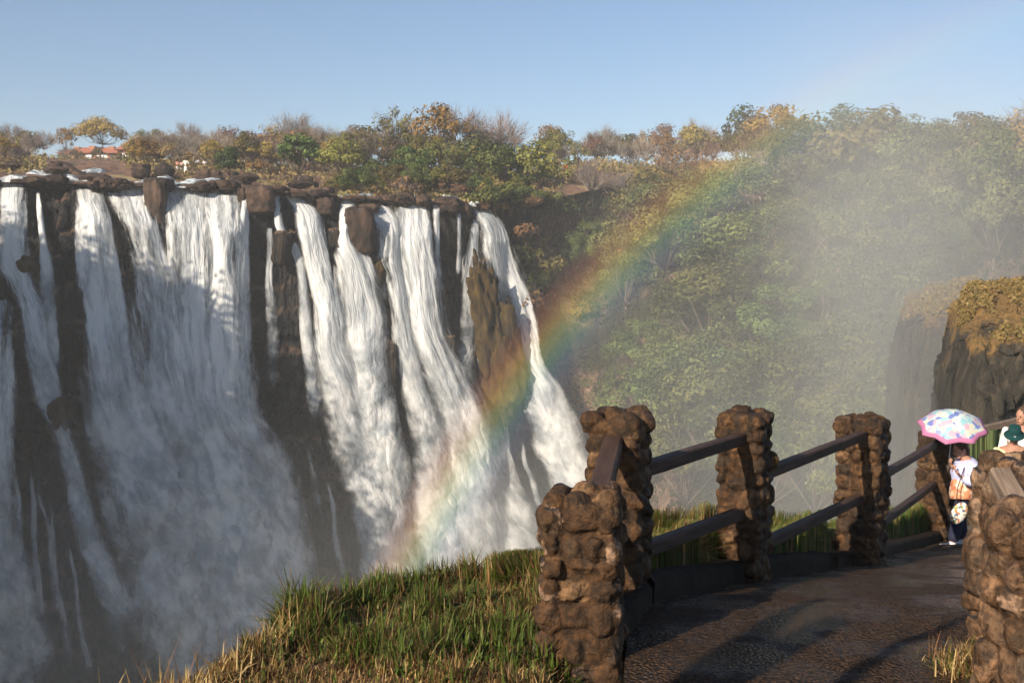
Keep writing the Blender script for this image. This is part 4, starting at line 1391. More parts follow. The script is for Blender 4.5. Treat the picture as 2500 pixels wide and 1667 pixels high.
GBL = np.array([(.04, .065, .010), (.07, .105, .015), (.11, .145, .025), (.15, .16, .04)])
STRAW = np.array([(.28, .17, .06), (.40, .26, .10), (.50, .35, .16), (.22, .11, .045)])
RUSTY = np.array([(.10, .04, .022), (.15, .07, .035), (.20, .105, .05), (.08, .045, .025)])


def pick(P_, n, seed):
    rng = np.random.default_rng(seed)
    return P_[rng.integers(0, len(P_), n)] * rng.uniform(.75, 1.25, (n, 1))


def grass_obj(name, V, F4, C, label):
    o = link(name, mesh(name, V, F4, M_GRASS, smooth=False, cols={'tint': C}))
    return tag(o, label, kind='stuff')


# bank grass
n = 210000
X = RNG.uniform(-2.6, .72, n); Y = RNG.uniform(3.6, 8.4, n)
ye = np.interp(X, EDX, EDY)
kx = kerb_x(Y) - .16
ok = (Y < ye + .5) & (X < kx)
X, Y, ye = X[ok], Y[ok], ye[ok]; n = len(X)
pz = bank_z(X, Y)
p = np.stack([X, Y, pz], -1)
patch = fbm(np.stack([X * 1.1, Y * 1.1, X * 0], -1), 3, 91)
tuss = fbm(np.stack([X * 4.0, Y * 4.0, X * 0], -1), 2, 92)
pxx = 512 + F * X / Y
dry = np.clip(.26 - .9 * tuss + patch * .9 + np.clip((-pxx + 330) / 260, 0, .8) * np.clip((6.0 - Y) / .8, -.2, 1) + np.clip((5.75 - Y) / .9, 0, .7), 0, 1)
edge = np.clip(1 - np.abs(Y - ye + .15) / .7, 0, 1)
keep = RNG.uniform(0, 1, n) < np.maximum(.42 + 1.3 * tuss + .3 * edge, .26)
X, Y, p, dry, tuss, edge, pxx = X[keep], Y[keep], p[keep], dry[keep], tuss[keep], edge[keep], pxx[keep]; n = len(X)
r = RNG.uniform(0, 1, n)
cols = np.where((r < dry * .55)[:, None], pick(STRAW, n, 1), np.where((r < dry * .55 + .40)[:, None], pick(RUSTY, n, 2), pick(GBL, n, 3)))
L = .085 + .13 * np.clip(tuss * 1.8, -.3, 1) + .04 * edge
L = L * np.where((pxx > 272) & (pxx < 322) & (edge > .1), 1.2, 1) * np.where((pxx > 322) & (pxx < 345) & (edge > .1), .7, 1) * np.where(pxx < 235, .6, 1)
wv = np.where(cols[:, 1] > cols[:, 0] * 1.02, .0062, .0036)
V, F4, C = blades(p, L, cols, 7, wv, .72, curl=.9)
grass_obj('grass', V, F4, C, 'green and straw coloured grass on the bank outside the fence')
# tall dry stems with seed heads
n = 150
X = RNG.uniform(-2.2, .45, n); ye = np.interp(X, EDX, EDY); Y = ye - RNG.uniform(-.15, 1.6, n)
p = np.stack([X, Y, bank_z(X, Y)], -1)
V, F4, C = blades(p, RNG.uniform(.13, .30, n), pick(STRAW, n, 5), 8, .0024, .35, curl=.15)
grass_obj('grass', V, F4, C, 'tall dry stems standing above the bank grass')
# bent straw along the left rim
n = 1000
X = RNG.uniform(-1.9, -1.1, n); ye = np.interp(X, EDX, EDY); Y = ye - RNG.uniform(.0, .8, n) ** 1.0 - .1
p = np.stack([X, Y, bank_z(X, Y) + .02], -1)
V, F4, C = blades(p, RNG.uniform(.07, .2, n), pick(STRAW, n, 6), 9, .004, .95, curl=.6)
grass_obj('grass', V, F4, C, 'flattened straw on the left rim of the bank')

FENCE = np.array([(.34, 5.62), (.686, 7.3), (1.69, 8.26), (2.95, 9.58), (5.30, 14.2), (8.5, 20)])


def strip_grass(y0, y1, n, off0, off1, Lm, seed, label):
    rng = np.random.default_rng(seed)
    Y = rng.uniform(y0, y1, n); o = rng.uniform(off0, off1, n)
    dx = (kerb_x(Y + .05) - kerb_x(Y - .05)) / .1
    q = np.hypot(1, dx)
    X = kerb_x(Y) - o / q; Y2 = Y + o * dx / q
    z = bank_z(X, Y2) + .03
    p = np.stack([X, Y2, z], -1)
    tus = fbm(p * 3.5, 2, seed)
    r = rng.uniform(0, 1, n)
    cols = np.where((r < .14)[:, None], pick(STRAW, n, seed), np.where((r < .24)[:, None], pick(RUSTY, n, seed + 1), pick(GBL, n, seed + 2)))
    V, F4, C = blades(p, Lm * (1 + .6 * tus), cols, seed, .007, .5, curl=.6)
    grass_obj('grass', V, F4, C, label)


strip_grass(6.7, 8.3, 20000, .22, 1.1, .30, 21, 'grass behind the kerb between the corner pillar and the third pillar')
strip_grass(8.3, 10.6, 20000, .22, 1.1, .30, 22, 'grass behind the kerb between the third and fourth pillars')
strip_grass(10.6, 15.6, 30000, .2, 1.1, .32, 23, 'bright grass behind the kerb running down to the far pillar')

# ------------------------------------------------------------------ stone pillars
def pillar_mesh(w, d, h, seed, row=.12, lichen=0.0, voxel=.011, tones=None):
    rng = np.random.default_rng(seed)
    mb = MB()
    mb.box((0, 0, h / 2 - .13), (w * .90, d * .90, h + .2))
    st = []
    z = .02
    while z < h - .02:
        rh = row * rng.uniform(.75, 1.5)
        for side in range(4):
            a = side * math.pi / 2
            fw = w if side % 2 == 0 else d
            fd = (d if side % 2 == 0 else w) / 2
            x = -fw / 2 + rng.uniform(-.015, .02)
            while x < fw / 2 - .03:
                sw = min(rng.uniform(.085, .165) * (1.35 if rng.random() < .2 else 1), fw / 2 + .02 - x)
                if sw < .05: break
                cx = x + sw / 2
                c = np.array([cx, -fd + rng.uniform(.028, .06), z + rh / 2 + rng.normal(0, .01)])
                c = rotz(a) @ c
                sz = np.array([sw * .49, rng.uniform(.05, .072), rh * .50])
                st.append((c, sz, a + rng.normal(0, .12), rng.normal(0, .14)))
                x += sw * .98
        z += rh
    for k in range(9):
        c = np.array([(k % 3 - 1) * w * .31 + rng.normal(0, .015), (k // 3 - 1) * d * .31 + rng.normal(0, .015), h - .02 + (.03 if k == 4 else 0)])
        st.append((c, np.array([rng.uniform(.055, .08), rng.uniform(.055, .08), rng.uniform(.055, .085)]), rng.uniform(0, 3), 0))
    mats = []
    for c, sz, a, ti in st:
        M = rotz(a) @ np.array([[math.cos(ti), 0, math.sin(ti)], [0, 1, 0], [-math.sin(ti), 0, math.cos(ti)]])
        mb.stone(c, sz * 1.06, M, rng); mats.append(M)
    me = mb.mesh('p', M_STONE)
    o = bpy.data.objects.new('p', me); COL.objects.link(o)
    r = o.modifiers.new('r', 'REMESH'); r.mode = 'VOXEL'; r.voxel_size = voxel; r.use_smooth_shade = True
    sm = o.modifiers.new('s', 'SMOOTH'); sm.factor = .5; sm.iterations = 1
    dg = bpy.context.evaluated_depsgraph_get()
    out = bpy.data.meshes.new_from_object(o.evaluated_get(dg))
    bpy.data.objects.remove(o); bpy.data.meshes.remove(me)
    nv = len(out.vertices)
    V = np.empty(nv * 3, np.float32); out.vertices.foreach_get('co', V); V = V.reshape(-1, 3).astype(float)
    N_ = np.empty(nv * 3, np.float32); out.vertices.foreach_get('normal', N_); N_ = N_.reshape(-1, 3)
    best = np.full(nv, 9.0); idx = np.zeros(nv, int)
    for i, ((c, sz, a, ti), M) in enumerate(zip(st, mats)):
        q = (np.abs(((V - c) @ M) / sz) ** 3.2).sum(1) ** (1 / 3.2)
        m = q < best; best[m] = q[m]; idx[m] = i
    tones = tones or [(.070, .037, .015), (.098, .053, .021), (.040, .024, .012), (.082, .042, .016), (.12, .070, .033), (.052, .033, .018)]
    tc = np.array(tones)[rng.integers(0, len(tones), len(st))] * rng.uniform(.6, 1.4, (len(st), 1))
    lich = rng.random(len(st)) < lichen
    mort = np.array((.055, .028, .011))
    k = np.clip((best - .98) / .10, 0, 1)[:, None]
    col = tc[idx] * (1 - k) + mort * k
    # pale lichen and black crust on some stones
    ln = fbm(V * 14, 3, seed)
    hz_ = np.clip(V[:, 2] / h - .55, 0, .45) / .45
    lm = (lich[idx] & (ln > .22 - .3 * hz_) & (best < 1.06))
    col = np.where(lm[:, None], np.array((.25, .165, .105)) * (1 + .5 * ln[:, None]), col)
    bl = lich[idx] & (N_[:, 2] > .55) & (ln > -.02)
    col = np.where(bl[:, None], np.array((.03, .027, .025)), col)
    # chipped, pitted faces
    V += N_ * (  .013 * fbm(V * 8, 4, seed + 1) + .004 * cell(V * 14 + ln[:, None] * 1.5, seed + 2))[:, None]
    out.vertices.foreach_set('co', V.astype(np.float32).ravel())
    at = out.attributes.new('tint', 'FLOAT_COLOR', 'POINT')
    at.data.foreach_set('color', np.concatenate([col, np.ones((nv, 1))], 1).astype(np.float32).ravel())
    out.materials.clear(); out.materials.append(M_STONE)
    out.polygons.foreach_set('use_smooth', np.ones(len(out.polygons), bool))
    out.name = 'stone_pillar'
    out.update()
    return out


GPIL = 'mortared stone pillars of the fence'
def pillar(x, y, zb, zt, w, d, rz, seed, label, **kw):
    me = pillar_mesh(w, d, zt - zb, seed, **kw)
    o = link('stone_pillar', me, None, (x, y, zb)); o.rotation_euler = (0, 0, rz)
    return tag(o, label, 'pillar', GPIL)


pillar(.345, 5.62, -2.42, -1.17, .37, .36, -.16, 1, 'nearest stone pillar with pale lichen on its knobbly top, standing in the grass', lichen=.22, row=.115, voxel=.009)
pillar(.63, 6.7, -2.15, -.92, .315, .315, -.36, 2, 'corner stone pillar just behind the lichened one, holding rails on two sides', row=.105)
pillar(1.737, 8.5, -2.45, -1.16, .325, .315, -.56, 3, 'stone pillar in the middle of the railing, third from the lichened one', row=.10)
pillar(3.355, 10.9, -3.0, -1.52, .40, .39, -.58, 4, 'stone pillar fourth along the railing, left of the umbrella', row=.105)
pillar(5.77, 15.5, -3.75, -2.44, .42, .42, -.5, 5, 'shaded stone pillar directly behind the umbrella', row=.12, voxel=.016)

PALE = [(.13, .08, .045), (.18, .115, .068), (.10, .06, .034), (.22, .15, .095), (.15, .088, .046)]
pillar(2.65, 5.78, -2.12, -1.04, .46, .46, .20, 6, 'paler brown stone pillar across the path at the right edge', row=.13, lichen=.12, voxel=.009, tones=PALE)
pillar(2.24, 4.62, -2.04, -1.16, .44, .44, .20, 7, 'stone pillar cut off by the right edge, at the near end of the pale beams', row=.13, lichen=.1, voxel=.009, tones=PALE)

e = empty('leafless_tree', (-1.95, 1.35, -1.95), 'unseen small leafless tree added to cast a forked shadow across the path', 'tree')
mb = MB()  # unseen tree added beside the camera, limbs shaped for the path shadow
mb.tube([(0, 0, -.2), (.03, .02, 1.2), (.0, .05, 2.3), (.05, .05, 3.2)], [.15, .14, .13, .09], 9)
mb.tube([(0, .05, 2.25), (-.05, .15, 2.7), (-.12, .22, 3.0), (-.15, .3, 3.4)], [.12, .11, .08, .03], 8)
mb.tube([(0, .05, 2.35), (.3, -.35, 2.55), (.62, -.75, 2.7), (1.0, -1.05, 2.9)], [.14, .18, .13, .05], 8)
mb.tube([(.3, -.35, 2.55), (.35, -.3, 3.1), (.5, -.3, 3.5)], [.06, .045, .02], 7)
mb.obj('trunk', M_BARK, e)

# ------------------------------------------------------------------ rails
def rail(a, b, label, mat=M_WOODDARK, w=.082, h=.088, grp='dark timber rails of the fence'):
    a = np.array(a, float); b = np.array(b, float)
    L = np.linalg.norm(b - a)
    n = 14
    xs = np.linspace(-L / 2, L / 2, n)
    bev = .012
    prof = [(-w / 2 + bev, -h / 2), (w / 2 - bev, -h / 2), (w / 2, -h / 2 + bev), (w / 2, h / 2 - bev), (w / 2 - bev, h / 2), (-w / 2 + bev, h / 2), (-w / 2, h / 2 - bev), (-w / 2, -h / 2 + bev)]
    V = np.array([(x, p[0], p[1]) for x in xs for p in prof])
    V[:, 1:] += .004 * np.stack([fbm(V * np.array([3, 9, 9]) + a[0] * 7, 3, 1), fbm(V * np.array([3, 9, 9]) + a[1] * 5, 3, 2)], -1)
    F4 = []
    for i in range(n - 1):
        for k in range(8):
            F4.append((i * 8 + k, i * 8 + (k + 1) % 8, (i + 1) * 8 + (k + 1) % 8, (i + 1) * 8 + k))
    F4.append(tuple(range(8))[::-1]); F4.append(tuple((n - 1) * 8 + k for k in range(8)))
    o = link('timber_rail', mesh('timber_rail', V, F4, mat, smooth=False))
    M = along(b - a)
    o.matrix_world = Matrix([[*M[0], (a[0] + b[0]) / 2], [*M[1], (a[1] + b[1]) / 2], [*M[2], (a[2] + b[2]) / 2], [0, 0, 0, 1]])
    return tag(o, label, 'rail', grp)


def rp(px0, py0, Y0, px1, py1, Y1, label, **kw):
    rail(P(px0, py0, Y0), P(px1, py1, Y1), label, **kw)


rp(600, 492, 5.65, 615, 437, 6.68, 'upper timber rail from the lichened pillar back to the corner pillar', w=.11)
rp(600, 592, 5.65, 615, 525, 6.68, 'lower timber rail from the lichened pillar back to the corner pillar', w=.11)
rp(640, 470, 6.78, 744, 437, 8.4, 'upper timber rail between the corner pillar and the third pillar')
rp(640, 551, 6.78, 742, 512, 8.4, 'lower timber rail between the corner pillar and the third pillar')
rp(762, 474, 8.6, 865, 434, 10.75, 'upper timber rail between the third and fourth pillars')
rp(760, 545, 8.6, 861, 497, 10.75, 'lower timber rail between the third and fourth pillars')
rp(872, 481, 11.05, 935, 444, 15.4, 'upper timber rail running down to the pillar behind the umbrella')
rp(868, 532, 11.05, 935, 483, 15.4, 'lower timber rail running down to the pillar behind the umbrella')
rp(1000, 476, 5.62, 1052, 566, 4.72, 'pale upper beam sloping out of the right edge pillar', mat=M_WOODPALE, w=.10, h=.10, grp='pale beams at the right edge')
rp(998, 588, 5.62, 1034, 668, 4.72, 'pale lower beam between the two right edge pillars', mat=M_WOODPALE, w=.09, h=.09, grp='pale beams at the right edge')

# tufts at the foot of the right pillar
n = 900
X = RNG.normal(2.22, .10, n); Y = RNG.normal(5.35, .10, n)
p = np.stack([X, Y, path_z(Y) - .01], -1)
r = RNG.uniform(0, 1, n)
cols = np.where((r < .72)[:, None], pick(STRAW, n, 31), np.where((r < .8)[:, None], pick(RUSTY, n, 32), pick(GBL, n, 33)))
V, F4, C = blades(p, RNG.uniform(.04, .17, n), cols, 34, .003, .8)
grass_obj('grass', V, F4, C, 'straggly dry grass at the foot of the right edge pillar')

# ------------------------------------------------------------------ green fence behind the visitors
t = NT('green_boards')
k = t.noise(t.coord((16, 16, .6)), 1.0, 4)
M_GREEN = t.done(t.pbr(t.ramp(k, [(.3, (.022, .038, .012)), (.5, (.07, .10, .035)), (.7, (.15, .17, .07))]), .7, t.bump(k, .6, .03)))
fa, fb = P(972, 431, 17.6), P(1062, 410, 19.0)
e = empty('board_fence', tuple((fa + fb) / 2 - np.array([0, 0, .0])), 'green board fence with a grey top rail behind the visitors', 'fence')
dirv = (fb - fa); Lf = np.linalg.norm(dirv)
Mx = along(dirv)
MBf = MB()
nb = 40
for i in range(nb):
    u = (i + .5) / nb - .5
    c = dirv * u + np.array([0, 0, -.62]) + Mx[:, 1] * (.012 * (i % 2))
    MBf.box(c, (Lf / nb * .92, .03, 1.2), Mx)
MBf.obj('board_panel', M_GREEN, e, False)
MB().box(np.array([0, 0, .0]), (Lf, .1, .09), Mx).obj('top_rail', M_WOODPALE, e, False)
for u in (-.32, .02, .36):
    MB().box(dirv * u + np.array([0, 0, -.65]) - Mx[:, 1] * .07, (.1, .1, 1.25), Mx).obj('post', M_GREEN, e, False)

# ------------------------------------------------------------------ visitors
M_WHITE = plain('shoe_white', (.72, .72, .72), .5, .1, 20)
M_NAVY = cloth((.022, .024, .05)); M_LAV = cloth((.52, .53, .78)); M_CREAM = cloth((.72, .64, .34)); M_WSHIRT = cloth((.75, .74, .70))
M_HATG = cloth((.008, .045, .045))


def pattern_mat(name, stops, scale):
    t = NT(name)
    v = t.n('TexVoronoi', {'Vector': t.coord(), 'Scale': scale}).outputs['Color']
    s = t.n('SeparateColor', {0: v}).outputs[0]
    return t.done(t.pbr(t.ramp(s, stops, 'CONSTANT'), .7))


M_ORANGESHIRT = pattern_mat('orange_print', [(0, (.55, .26, .13)), (.4, (.58, .40, .26)), (.7, (.62, .55, .46)), (.85, (.45, .15, .08))], 22)
M_BAG = pattern_mat('floral_bag', [(0, (.70, .66, .6)), (.3, (.62, .18, .06)), (.45, (.12, .14, .2)), (.6, (.75, .72, .68)), (.78, (.25, .3, .12)), (.9, (.7, .35, .12))], 34)


def hand(mb, base, dirv, side, r=.03, col=None):
    """palm with four curled fingers and a thumb"""
    base = np.array(base, float); d = np.array(dirv, float); d /= np.linalg.norm(d)
    s = np.array(side, float); s -= d * np.dot(s, d); s /= np.linalg.norm(s)
    up = np.cross(d, s)
    M = np.stack([d, s, up], 1)
    mb.ball(base + d * .04, (.05, .04, .018), 10, 7, M=M)
    for i, (o, L) in enumerate(((-.027, .06), (-.009, .072), (.009, .067), (.026, .052))):
        p0 = base + d * .078 + s * o
        mb.tube([p0, p0 + d * L * .5 - up * .008, p0 + d * L * .8 - up * .028, p0 + d * L * .85 - up * .045], [.0095, .009, .008, .006], 6)
    p0 = base + d * .03 - s * .036
    mb.tube([p0, p0 - s * .025 + d * .022, p0 - s * .03 + d * .055 - up * .012], [.012, .011, .008], 6)


def head_parts(e, c, yaw, pitch, skin, hairmat, sc=1.0, hair=True, longh=False):
    """face features on the head ball, looking along -y before yaw"""
    Rz = rotz(yaw); Rx = np.array([[1, 0, 0], [0, math.cos(pitch), -math.sin(pitch)], [0, math.sin(pitch), math.cos(pitch)]])
    R = Rz @ Rx
    c = np.array(c)
    f = MB()
    f.ball(c, np.array((.076, .092, .112)) * sc, 14, 10, M=R)
    f.ball(c + R @ np.array((0, -.055, -.065)) * sc, np.array((.05, .045, .05)) * sc, 10, 7, M=R)
    f.tube([c + R @ np.array((0, -.088, .01)) * sc, c + R @ np.array((0, -.108, -.022)) * sc, c + R @ np.array((0, -.09, -.034)) * sc], [.008 * sc, .016 * sc, .012 * sc], 6)
    for s in (-1, 1):
        f.ball(c + R @ np.array((s * .078, .005, -.01)) * sc, np.array((.012, .022, .032)) * sc, 8, 6, M=R)
    f.tube([c + R @ np.array((0, .01, -.07)) * sc, c + R @ np.array((0, .035, -.19)) * sc], [.05 * sc, .055 * sc], 8)
    f.obj('face', skin, e)
    d = MB()
    for s in (-1, 1):
        d.ball(c + R @ np.array((s * .032, -.084, .008)) * sc, np.array((.013, .008, .008)) * sc, 8, 6, M=R)
    d.tube([c + R @ np.array((-.024, -.094, -.064)) * sc, c + R @ np.array((0, -.100, -.062)) * sc, c + R @ np.array((.024, -.094, -.064)) * sc], [.004, .007, .004], 6)
    d.obj('eyes_and_mouth', M_DARKWIN, e)
    if hair:
        h = MB()
        h.ball(c + R @ np.array((0, .018, .028)) * sc, np.array((.086, .094, .1)) * sc, 14, 9, M=R)
        if longh: h.ball(c + R @ np.array((0, .06, -.04)) * sc, np.array((.08, .05, .1)) * sc, 12, 8, M=R)
        h.obj('hair', hairmat, e)


# woman under the umbrella
WY = 14.6
m1 = WY / F / CP
def WP(dx, dy, z): return np.array([dx, dy, z])
w0 = P(950, 548.5, WY)
e = empty('person', tuple(w0), 'woman in a lavender jacket and navy trousers under the patterned umbrella', 'person')
J = [(.13, 0, .72, .12), (.15, 0, .9, .115), (.20, 0, 1.08, .12), (.16, 0, 1.19, .05), (.10, 0, 1.28, .08),
     (.11, -.05, .68, .085), (.06, -.06, .36, .06), (.00, -.05, .07, .045), (.16, .09, .68, .085), (.17, .12, .36, .06), (.20, .12, .07, .045),
     (.22, -.16, 1.08, .055), (.20, -.22, .90, .045), (.04, -.20, .98, .035), (.22, .16, 1.08, .055), (.14, .2, .92, .045), (.02, .0, 1.04, .033)]
E = [(0, 1), (1, 2), (2, 3), (3, 4), (0, 5), (5, 6), (6, 7), (0, 8), (8, 9), (9, 10), (2, 11), (11, 12), (12, 13), (2, 14), (14, 15), (15, 16)]
link('body', skin_mesh('body', J, E, M_SKIN, 2), e)
T = [(.13, 0, .76, .155), (.115, -.06, .64, .105), (.06, -.065, .36, .082), (.005, -.055, .1, .085), (.16, .09, .64, .105), (.17, .12, .36, .082), (.20, .12, .1, .08)]
link('trousers', skin_mesh('trousers', T, [(0, 1), (1, 2), (2, 3), (0, 4), (4, 5), (5, 6)], M_NAVY, 2), e)
S = [(.12, -.01, .60, .15), (.125, -.01, .70, .17), (.14, -.01, .82, .17), (.17, 0, .95, .16)]
link('shirt', skin_mesh('shirt', S, [(0, 1), (1, 2), (2, 3)], M_ORANGESHIRT, 2), e)
S = [(.19, .03, .64, .165), (.20, .01, .92, .19), (.205, 0, 1.06, .19), (.20, -.2, 1.06, .105), (.18, -.27, .90, .095), (.03, -.24, .965, .078), (.24, .2, 1.07, .10), (.15, .22, .92, .085), (.05, .03, 1.02, .07), (.17, 0, 1.19, .11)]
link('jacket', skin_mesh('jacket', S, [(0, 1), (1, 2), (2, 3), (3, 4), (4, 5), (2, 6), (6, 7), (7, 8), (2, 9)], M_LAV, 2), e)
head_parts(e, (.09, -.02, 1.30), -1.35, .35, M_SKIN, M_HAIR, .95, longh=True)
for (x, y) in ((-.02, -.055), (.18, .12)):
    s = MB(); s.ball((x - .05, y, .045), (.125, .05, .05), 12, 8); s.ball((x + .02, y, .075), (.055, .046, .055), 10, 7)
    s.obj('shoe', M_WHITE, e)
hb = MB(); hand(hb, (.03, -.19, .99), (-.6, .2, .7), (0, 1, .2)); hand(hb, (.01, .0, 1.05), (-.5, -.2, .8), (0, 1, 0)); hb.obj('hands', M_SKIN, e)
# shoulder bag hangs at her hip
b0 = P(959, 511, WY - .32)
eb = empty('shoulder_bag', tuple(b0 + np.array([0, 0, -.12])), 'floral print shoulder bag hanging at the hip of the woman under the umbrella', 'bag')
bm = MB(); bm.ball((0, 0, .1), (.10, .045, .15), 16, 10, M=np.array([[math.cos(.5), 0, math.sin(.5)], [0, 1, 0], [-math.sin(.5), 0, math.cos(.5)]])); bm.obj('pouch', M_BAG, eb)
MB().tube([(-.04, 0, .22), (.0, .06, .42), (.1, .12, .66)], .006, 6).obj('strap', cloth((.08, .05, .04)), eb)

# umbrella
ua = P(953.5, 413, WY - .12)
ax = np.array([-.10, -.42, 1.0]); ax /= np.linalg.norm(ax)
ex = np.cross(ax, (0, 1, 0)); ex /= np.linalg.norm(ex); ey = np.cross(ax, ex)
RU, HU = .435, .205
t = NT('umbrella_cloth')
uvn = t.n('UVMap', uv_map='unit').outputs[0]
rad = t.n('SeparateXYZ', {0: uvn}).outputs[1]
pan = t.n('SeparateXYZ', {0: uvn}).outputs[0]
nzc = t.n('TexNoise', {'Vector': t.coord(), 'Scale': 9.0, 'Detail': 4}).outputs['Color']
v = t.n('TexVoronoi', {'Vector': t.n('VectorMath', {0: t.coord(), 1: t.n('VectorMath', {0: nzc, 'Scale': .16}, operation='SCALE').outputs[0]}, operation='ADD').outputs[0], 'Scale': 14.0}).outputs['Color']
s1 = t.n('SeparateColor', {0: v})
c = t.ramp(s1.outputs[0], [(0, (.68, .78, .78)), (.25, (.40, .66, .70)), (.42, (.78, .74, .62)), (.58, (.22, .28, .62)), (.68, (.75, .50, .60)), (.8, (.76, .76, .74)), (.93, (.36, .42, .70))], 'CONSTANT')
c = t.mix(t.maprange(rad, .86, .89), c, (.62, .24, .42))
sh = t.pbr(c, .6)
sh = t.n('MixShader', {0: .35, 1: sh, 2: t.n('BsdfTranslucent', {'Color': c}).outputs[0]}).outputs[0]
t.done(sh)
eu = empty('umbrella', tuple(ua), 'open umbrella with pink border and white, blue and turquoise print', 'umbrella')
na, nr = 64, 14
V, UV = [], []
for j in range(nr):
    r = j / (nr - 1)
    for i in range(na):
        a = 2 * math.pi * i / na + .25
        k = (i % 8) / 8.0
        sc = abs(2 * k - 1)                       # 1 at a rib, 0 mid panel
        rr = RU * r * (math.cos(math.pi / 8) / math.cos((k - .5) * math.pi / 4)) * (1 - .05 * (1 - sc) * r)
        zz = -HU * (1 - math.cos(r * 1.45)) / (1 - math.cos(1.45)) + .018 * (1 - sc) * r
        V.append(ex * rr * math.cos(a) + ey * rr * math.sin(a) + ax * (zz)); UV.append((i / na, r))
Fq = []
for j in range(nr - 1):
    for i in range(na):
        i2 = (i + 1) % na
        Fq.append((j * na + i, j * na + i2, (j + 1) * na + i2, (j + 1) * na + i))
cm = mesh('canopy', V, np.array(Fq), t.m, uvs={'unit': np.array(UV)})
co = link('canopy', cm, eu)
sm = co.modifiers.new('thick', 'SOLIDIFY'); sm.thickness = .003
MB().tube([ax * .05, -ax * .78], .008, 8).obj('shaft', plain('steel', (.5, .5, .5), .3), eu)
MB().tube([-ax * .78, -ax * .9], .018, 8).obj('handle', M_DARKWIN, eu)
for i in range(8):
    a = 2 * math.pi * i / 8 + .25
    d = ex * math.cos(a) + ey * math.sin(a)
    pts = [d * (RU * r) + ax * (-HU * (1 - math.cos(r * 1.45)) / (1 - math.cos(1.45)) - .006) for r in np.linspace(.02, .98, 8)]
    MB().tube(pts, .003, 5).obj('rib', plain('steel_rib', (.4, .4, .4), .4) if i == 0 else bpy.data.materials['steel_rib'], eu)


def visitor(px, py_head, Y, yaw, pitch, shirt, label, hat=None, hairmat=M_HAIR):
    hc = P(px, py_head, Y)
    zg = path_z(Y)
    H = hc[2] - zg                                  # head centre above the path
    s = H / 1.58
    e = empty('person', (hc[0], Y, zg), label, 'person')
    J = [(0, 0, .92, .13), (0, 0, 1.12, .14), (0, 0, 1.35, .14), (0, 0, 1.46, .06), (0, 0, 1.52, .06), (.1, 0, .86, .09), (.11, -.02, .48, .065), (.11, 0, .07, .05), (-.1, 0, .86, .09), (-.11, -.02, .48, .065), (-.11, 0, .07, .05),
         (.2, 0, 1.36, .06), (.26, 0, 1.1, .047), (.2, -.2, 1.02, .036), (-.2, 0, 1.36, .06), (-.26, 0, 1.1, .047), (-.2, -.2, 1.02, .036)]
    E = [(0, 1), (1, 2), (2, 3), (3, 4), (0, 5), (5, 6), (6, 7), (0, 8), (8, 9), (9, 10), (2, 11), (11, 12), (12, 13), (2, 14), (14, 15), (15, 16)]
    R = rotz(yaw)
    rj = lambda L: [tuple(R @ np.array(j[:3])) + (j[3],) for j in L]
    link('body', skin_mesh('body', rj(J), E, M_SKIN, 2), e)
    S = [(0, 0, .88, .165), (0, 0, 1.12, .17), (0, 0, 1.37, .16), (.22, 0, 1.35, .085), (.27, 0, 1.12, .075), (.22, -.12, 1.05, .06), (-.22, 0, 1.35, .085), (-.27, 0, 1.12, .075), (-.22, -.12, 1.05, .06)]
    link('shirt', skin_mesh('shirt', rj(S), [(0, 1), (1, 2), (2, 3), (3, 4), (4, 5), (2, 6), (6, 7), (7, 8)], shirt, 2), e)
    T = [(0, 0, .92, .16), (.1, 0, .8, .11), (.11, -.02, .48, .085), (.11, 0, .1, .075), (-.1, 0, .8, .11), (-.11, -.02, .48, .085), (-.11, 0, .1, .075)]
    link('trousers', skin_mesh('trousers', rj(T), [(0, 1), (1, 2), (2, 3), (0, 4), (4, 5), (5, 6)], cloth((.05, .05, .07)), 2), e)
    hb = MB()
    for sd in (-1, 1): hand(hb, R @ np.array((sd * .2, -.2, 1.02)), R @ np.array((0, -1, -.1)), R @ np.array((sd, 0, 0)))
    hb.obj('hands', M_SKIN, e)
    head_parts(e, (0, -.03, 1.58), yaw, pitch, M_SKIN, hairmat, 1.02, hair=True)
    if hat is not None:
        hm = MB()
        n, prof = 20, [(0, .15), (.06, .148), (.088, .13), (.098, .05), (.10, .03), (.15, -.005), (.153, -.012), (.10, .012)]
        V = [(r * math.cos(2 * math.pi * i / n), r * math.sin(2 * math.pi * i / n) * 1.08, z) for r, z in prof for i in range(n)]
        Rx = np.array([[1, 0, 0], [0, math.cos(pitch), -math.sin(pitch)], [0, math.sin(pitch), math.cos(pitch)]])
        V = (R @ (Rx @ np.array(V).T)).T + np.array((0, -.03, 1.58)) + R @ Rx @ np.array((0, .0, .045))
        F4 = [(j * n + i, j * n + (i + 1) % n, (j + 1) * n + (i + 1) % n, (j + 1) * n + i) for j in range(len(prof) - 1) for i in range(n)]
        hm.add(V, F4); hm.obj('bucket_hat', hat, e)
        lg = R @ Rx @ np.array((-.0, -.108, .075)) + np.array((0, -.03, 1.58))
        MB().box(lg, (.03, .006, .014), R @ Rx).obj('hat_badge', M_WHITE, e, False)
    e.scale = (s, s, s)
    return e


visitor(1013.5, 436, 16.0, -.35, .45, M_CREAM, 'visitor in a dark green bucket hat and cream top looking down', M_HATG)
visitor(1022, 415, 17.0, -1.1, .1, M_WSHIRT, 'bareheaded man in a white collared shirt at the right edge', None)

# ------------------------------------------------------------------ air
def volume_box(name, lo, hi, build, label):
    lo = np.array(lo, float); hi = np.array(hi, float)
    o = MB().box((lo + hi) / 2, hi - lo).obj(name, build(), None, False)
    tag(o, label, kind='stuff')
    return o


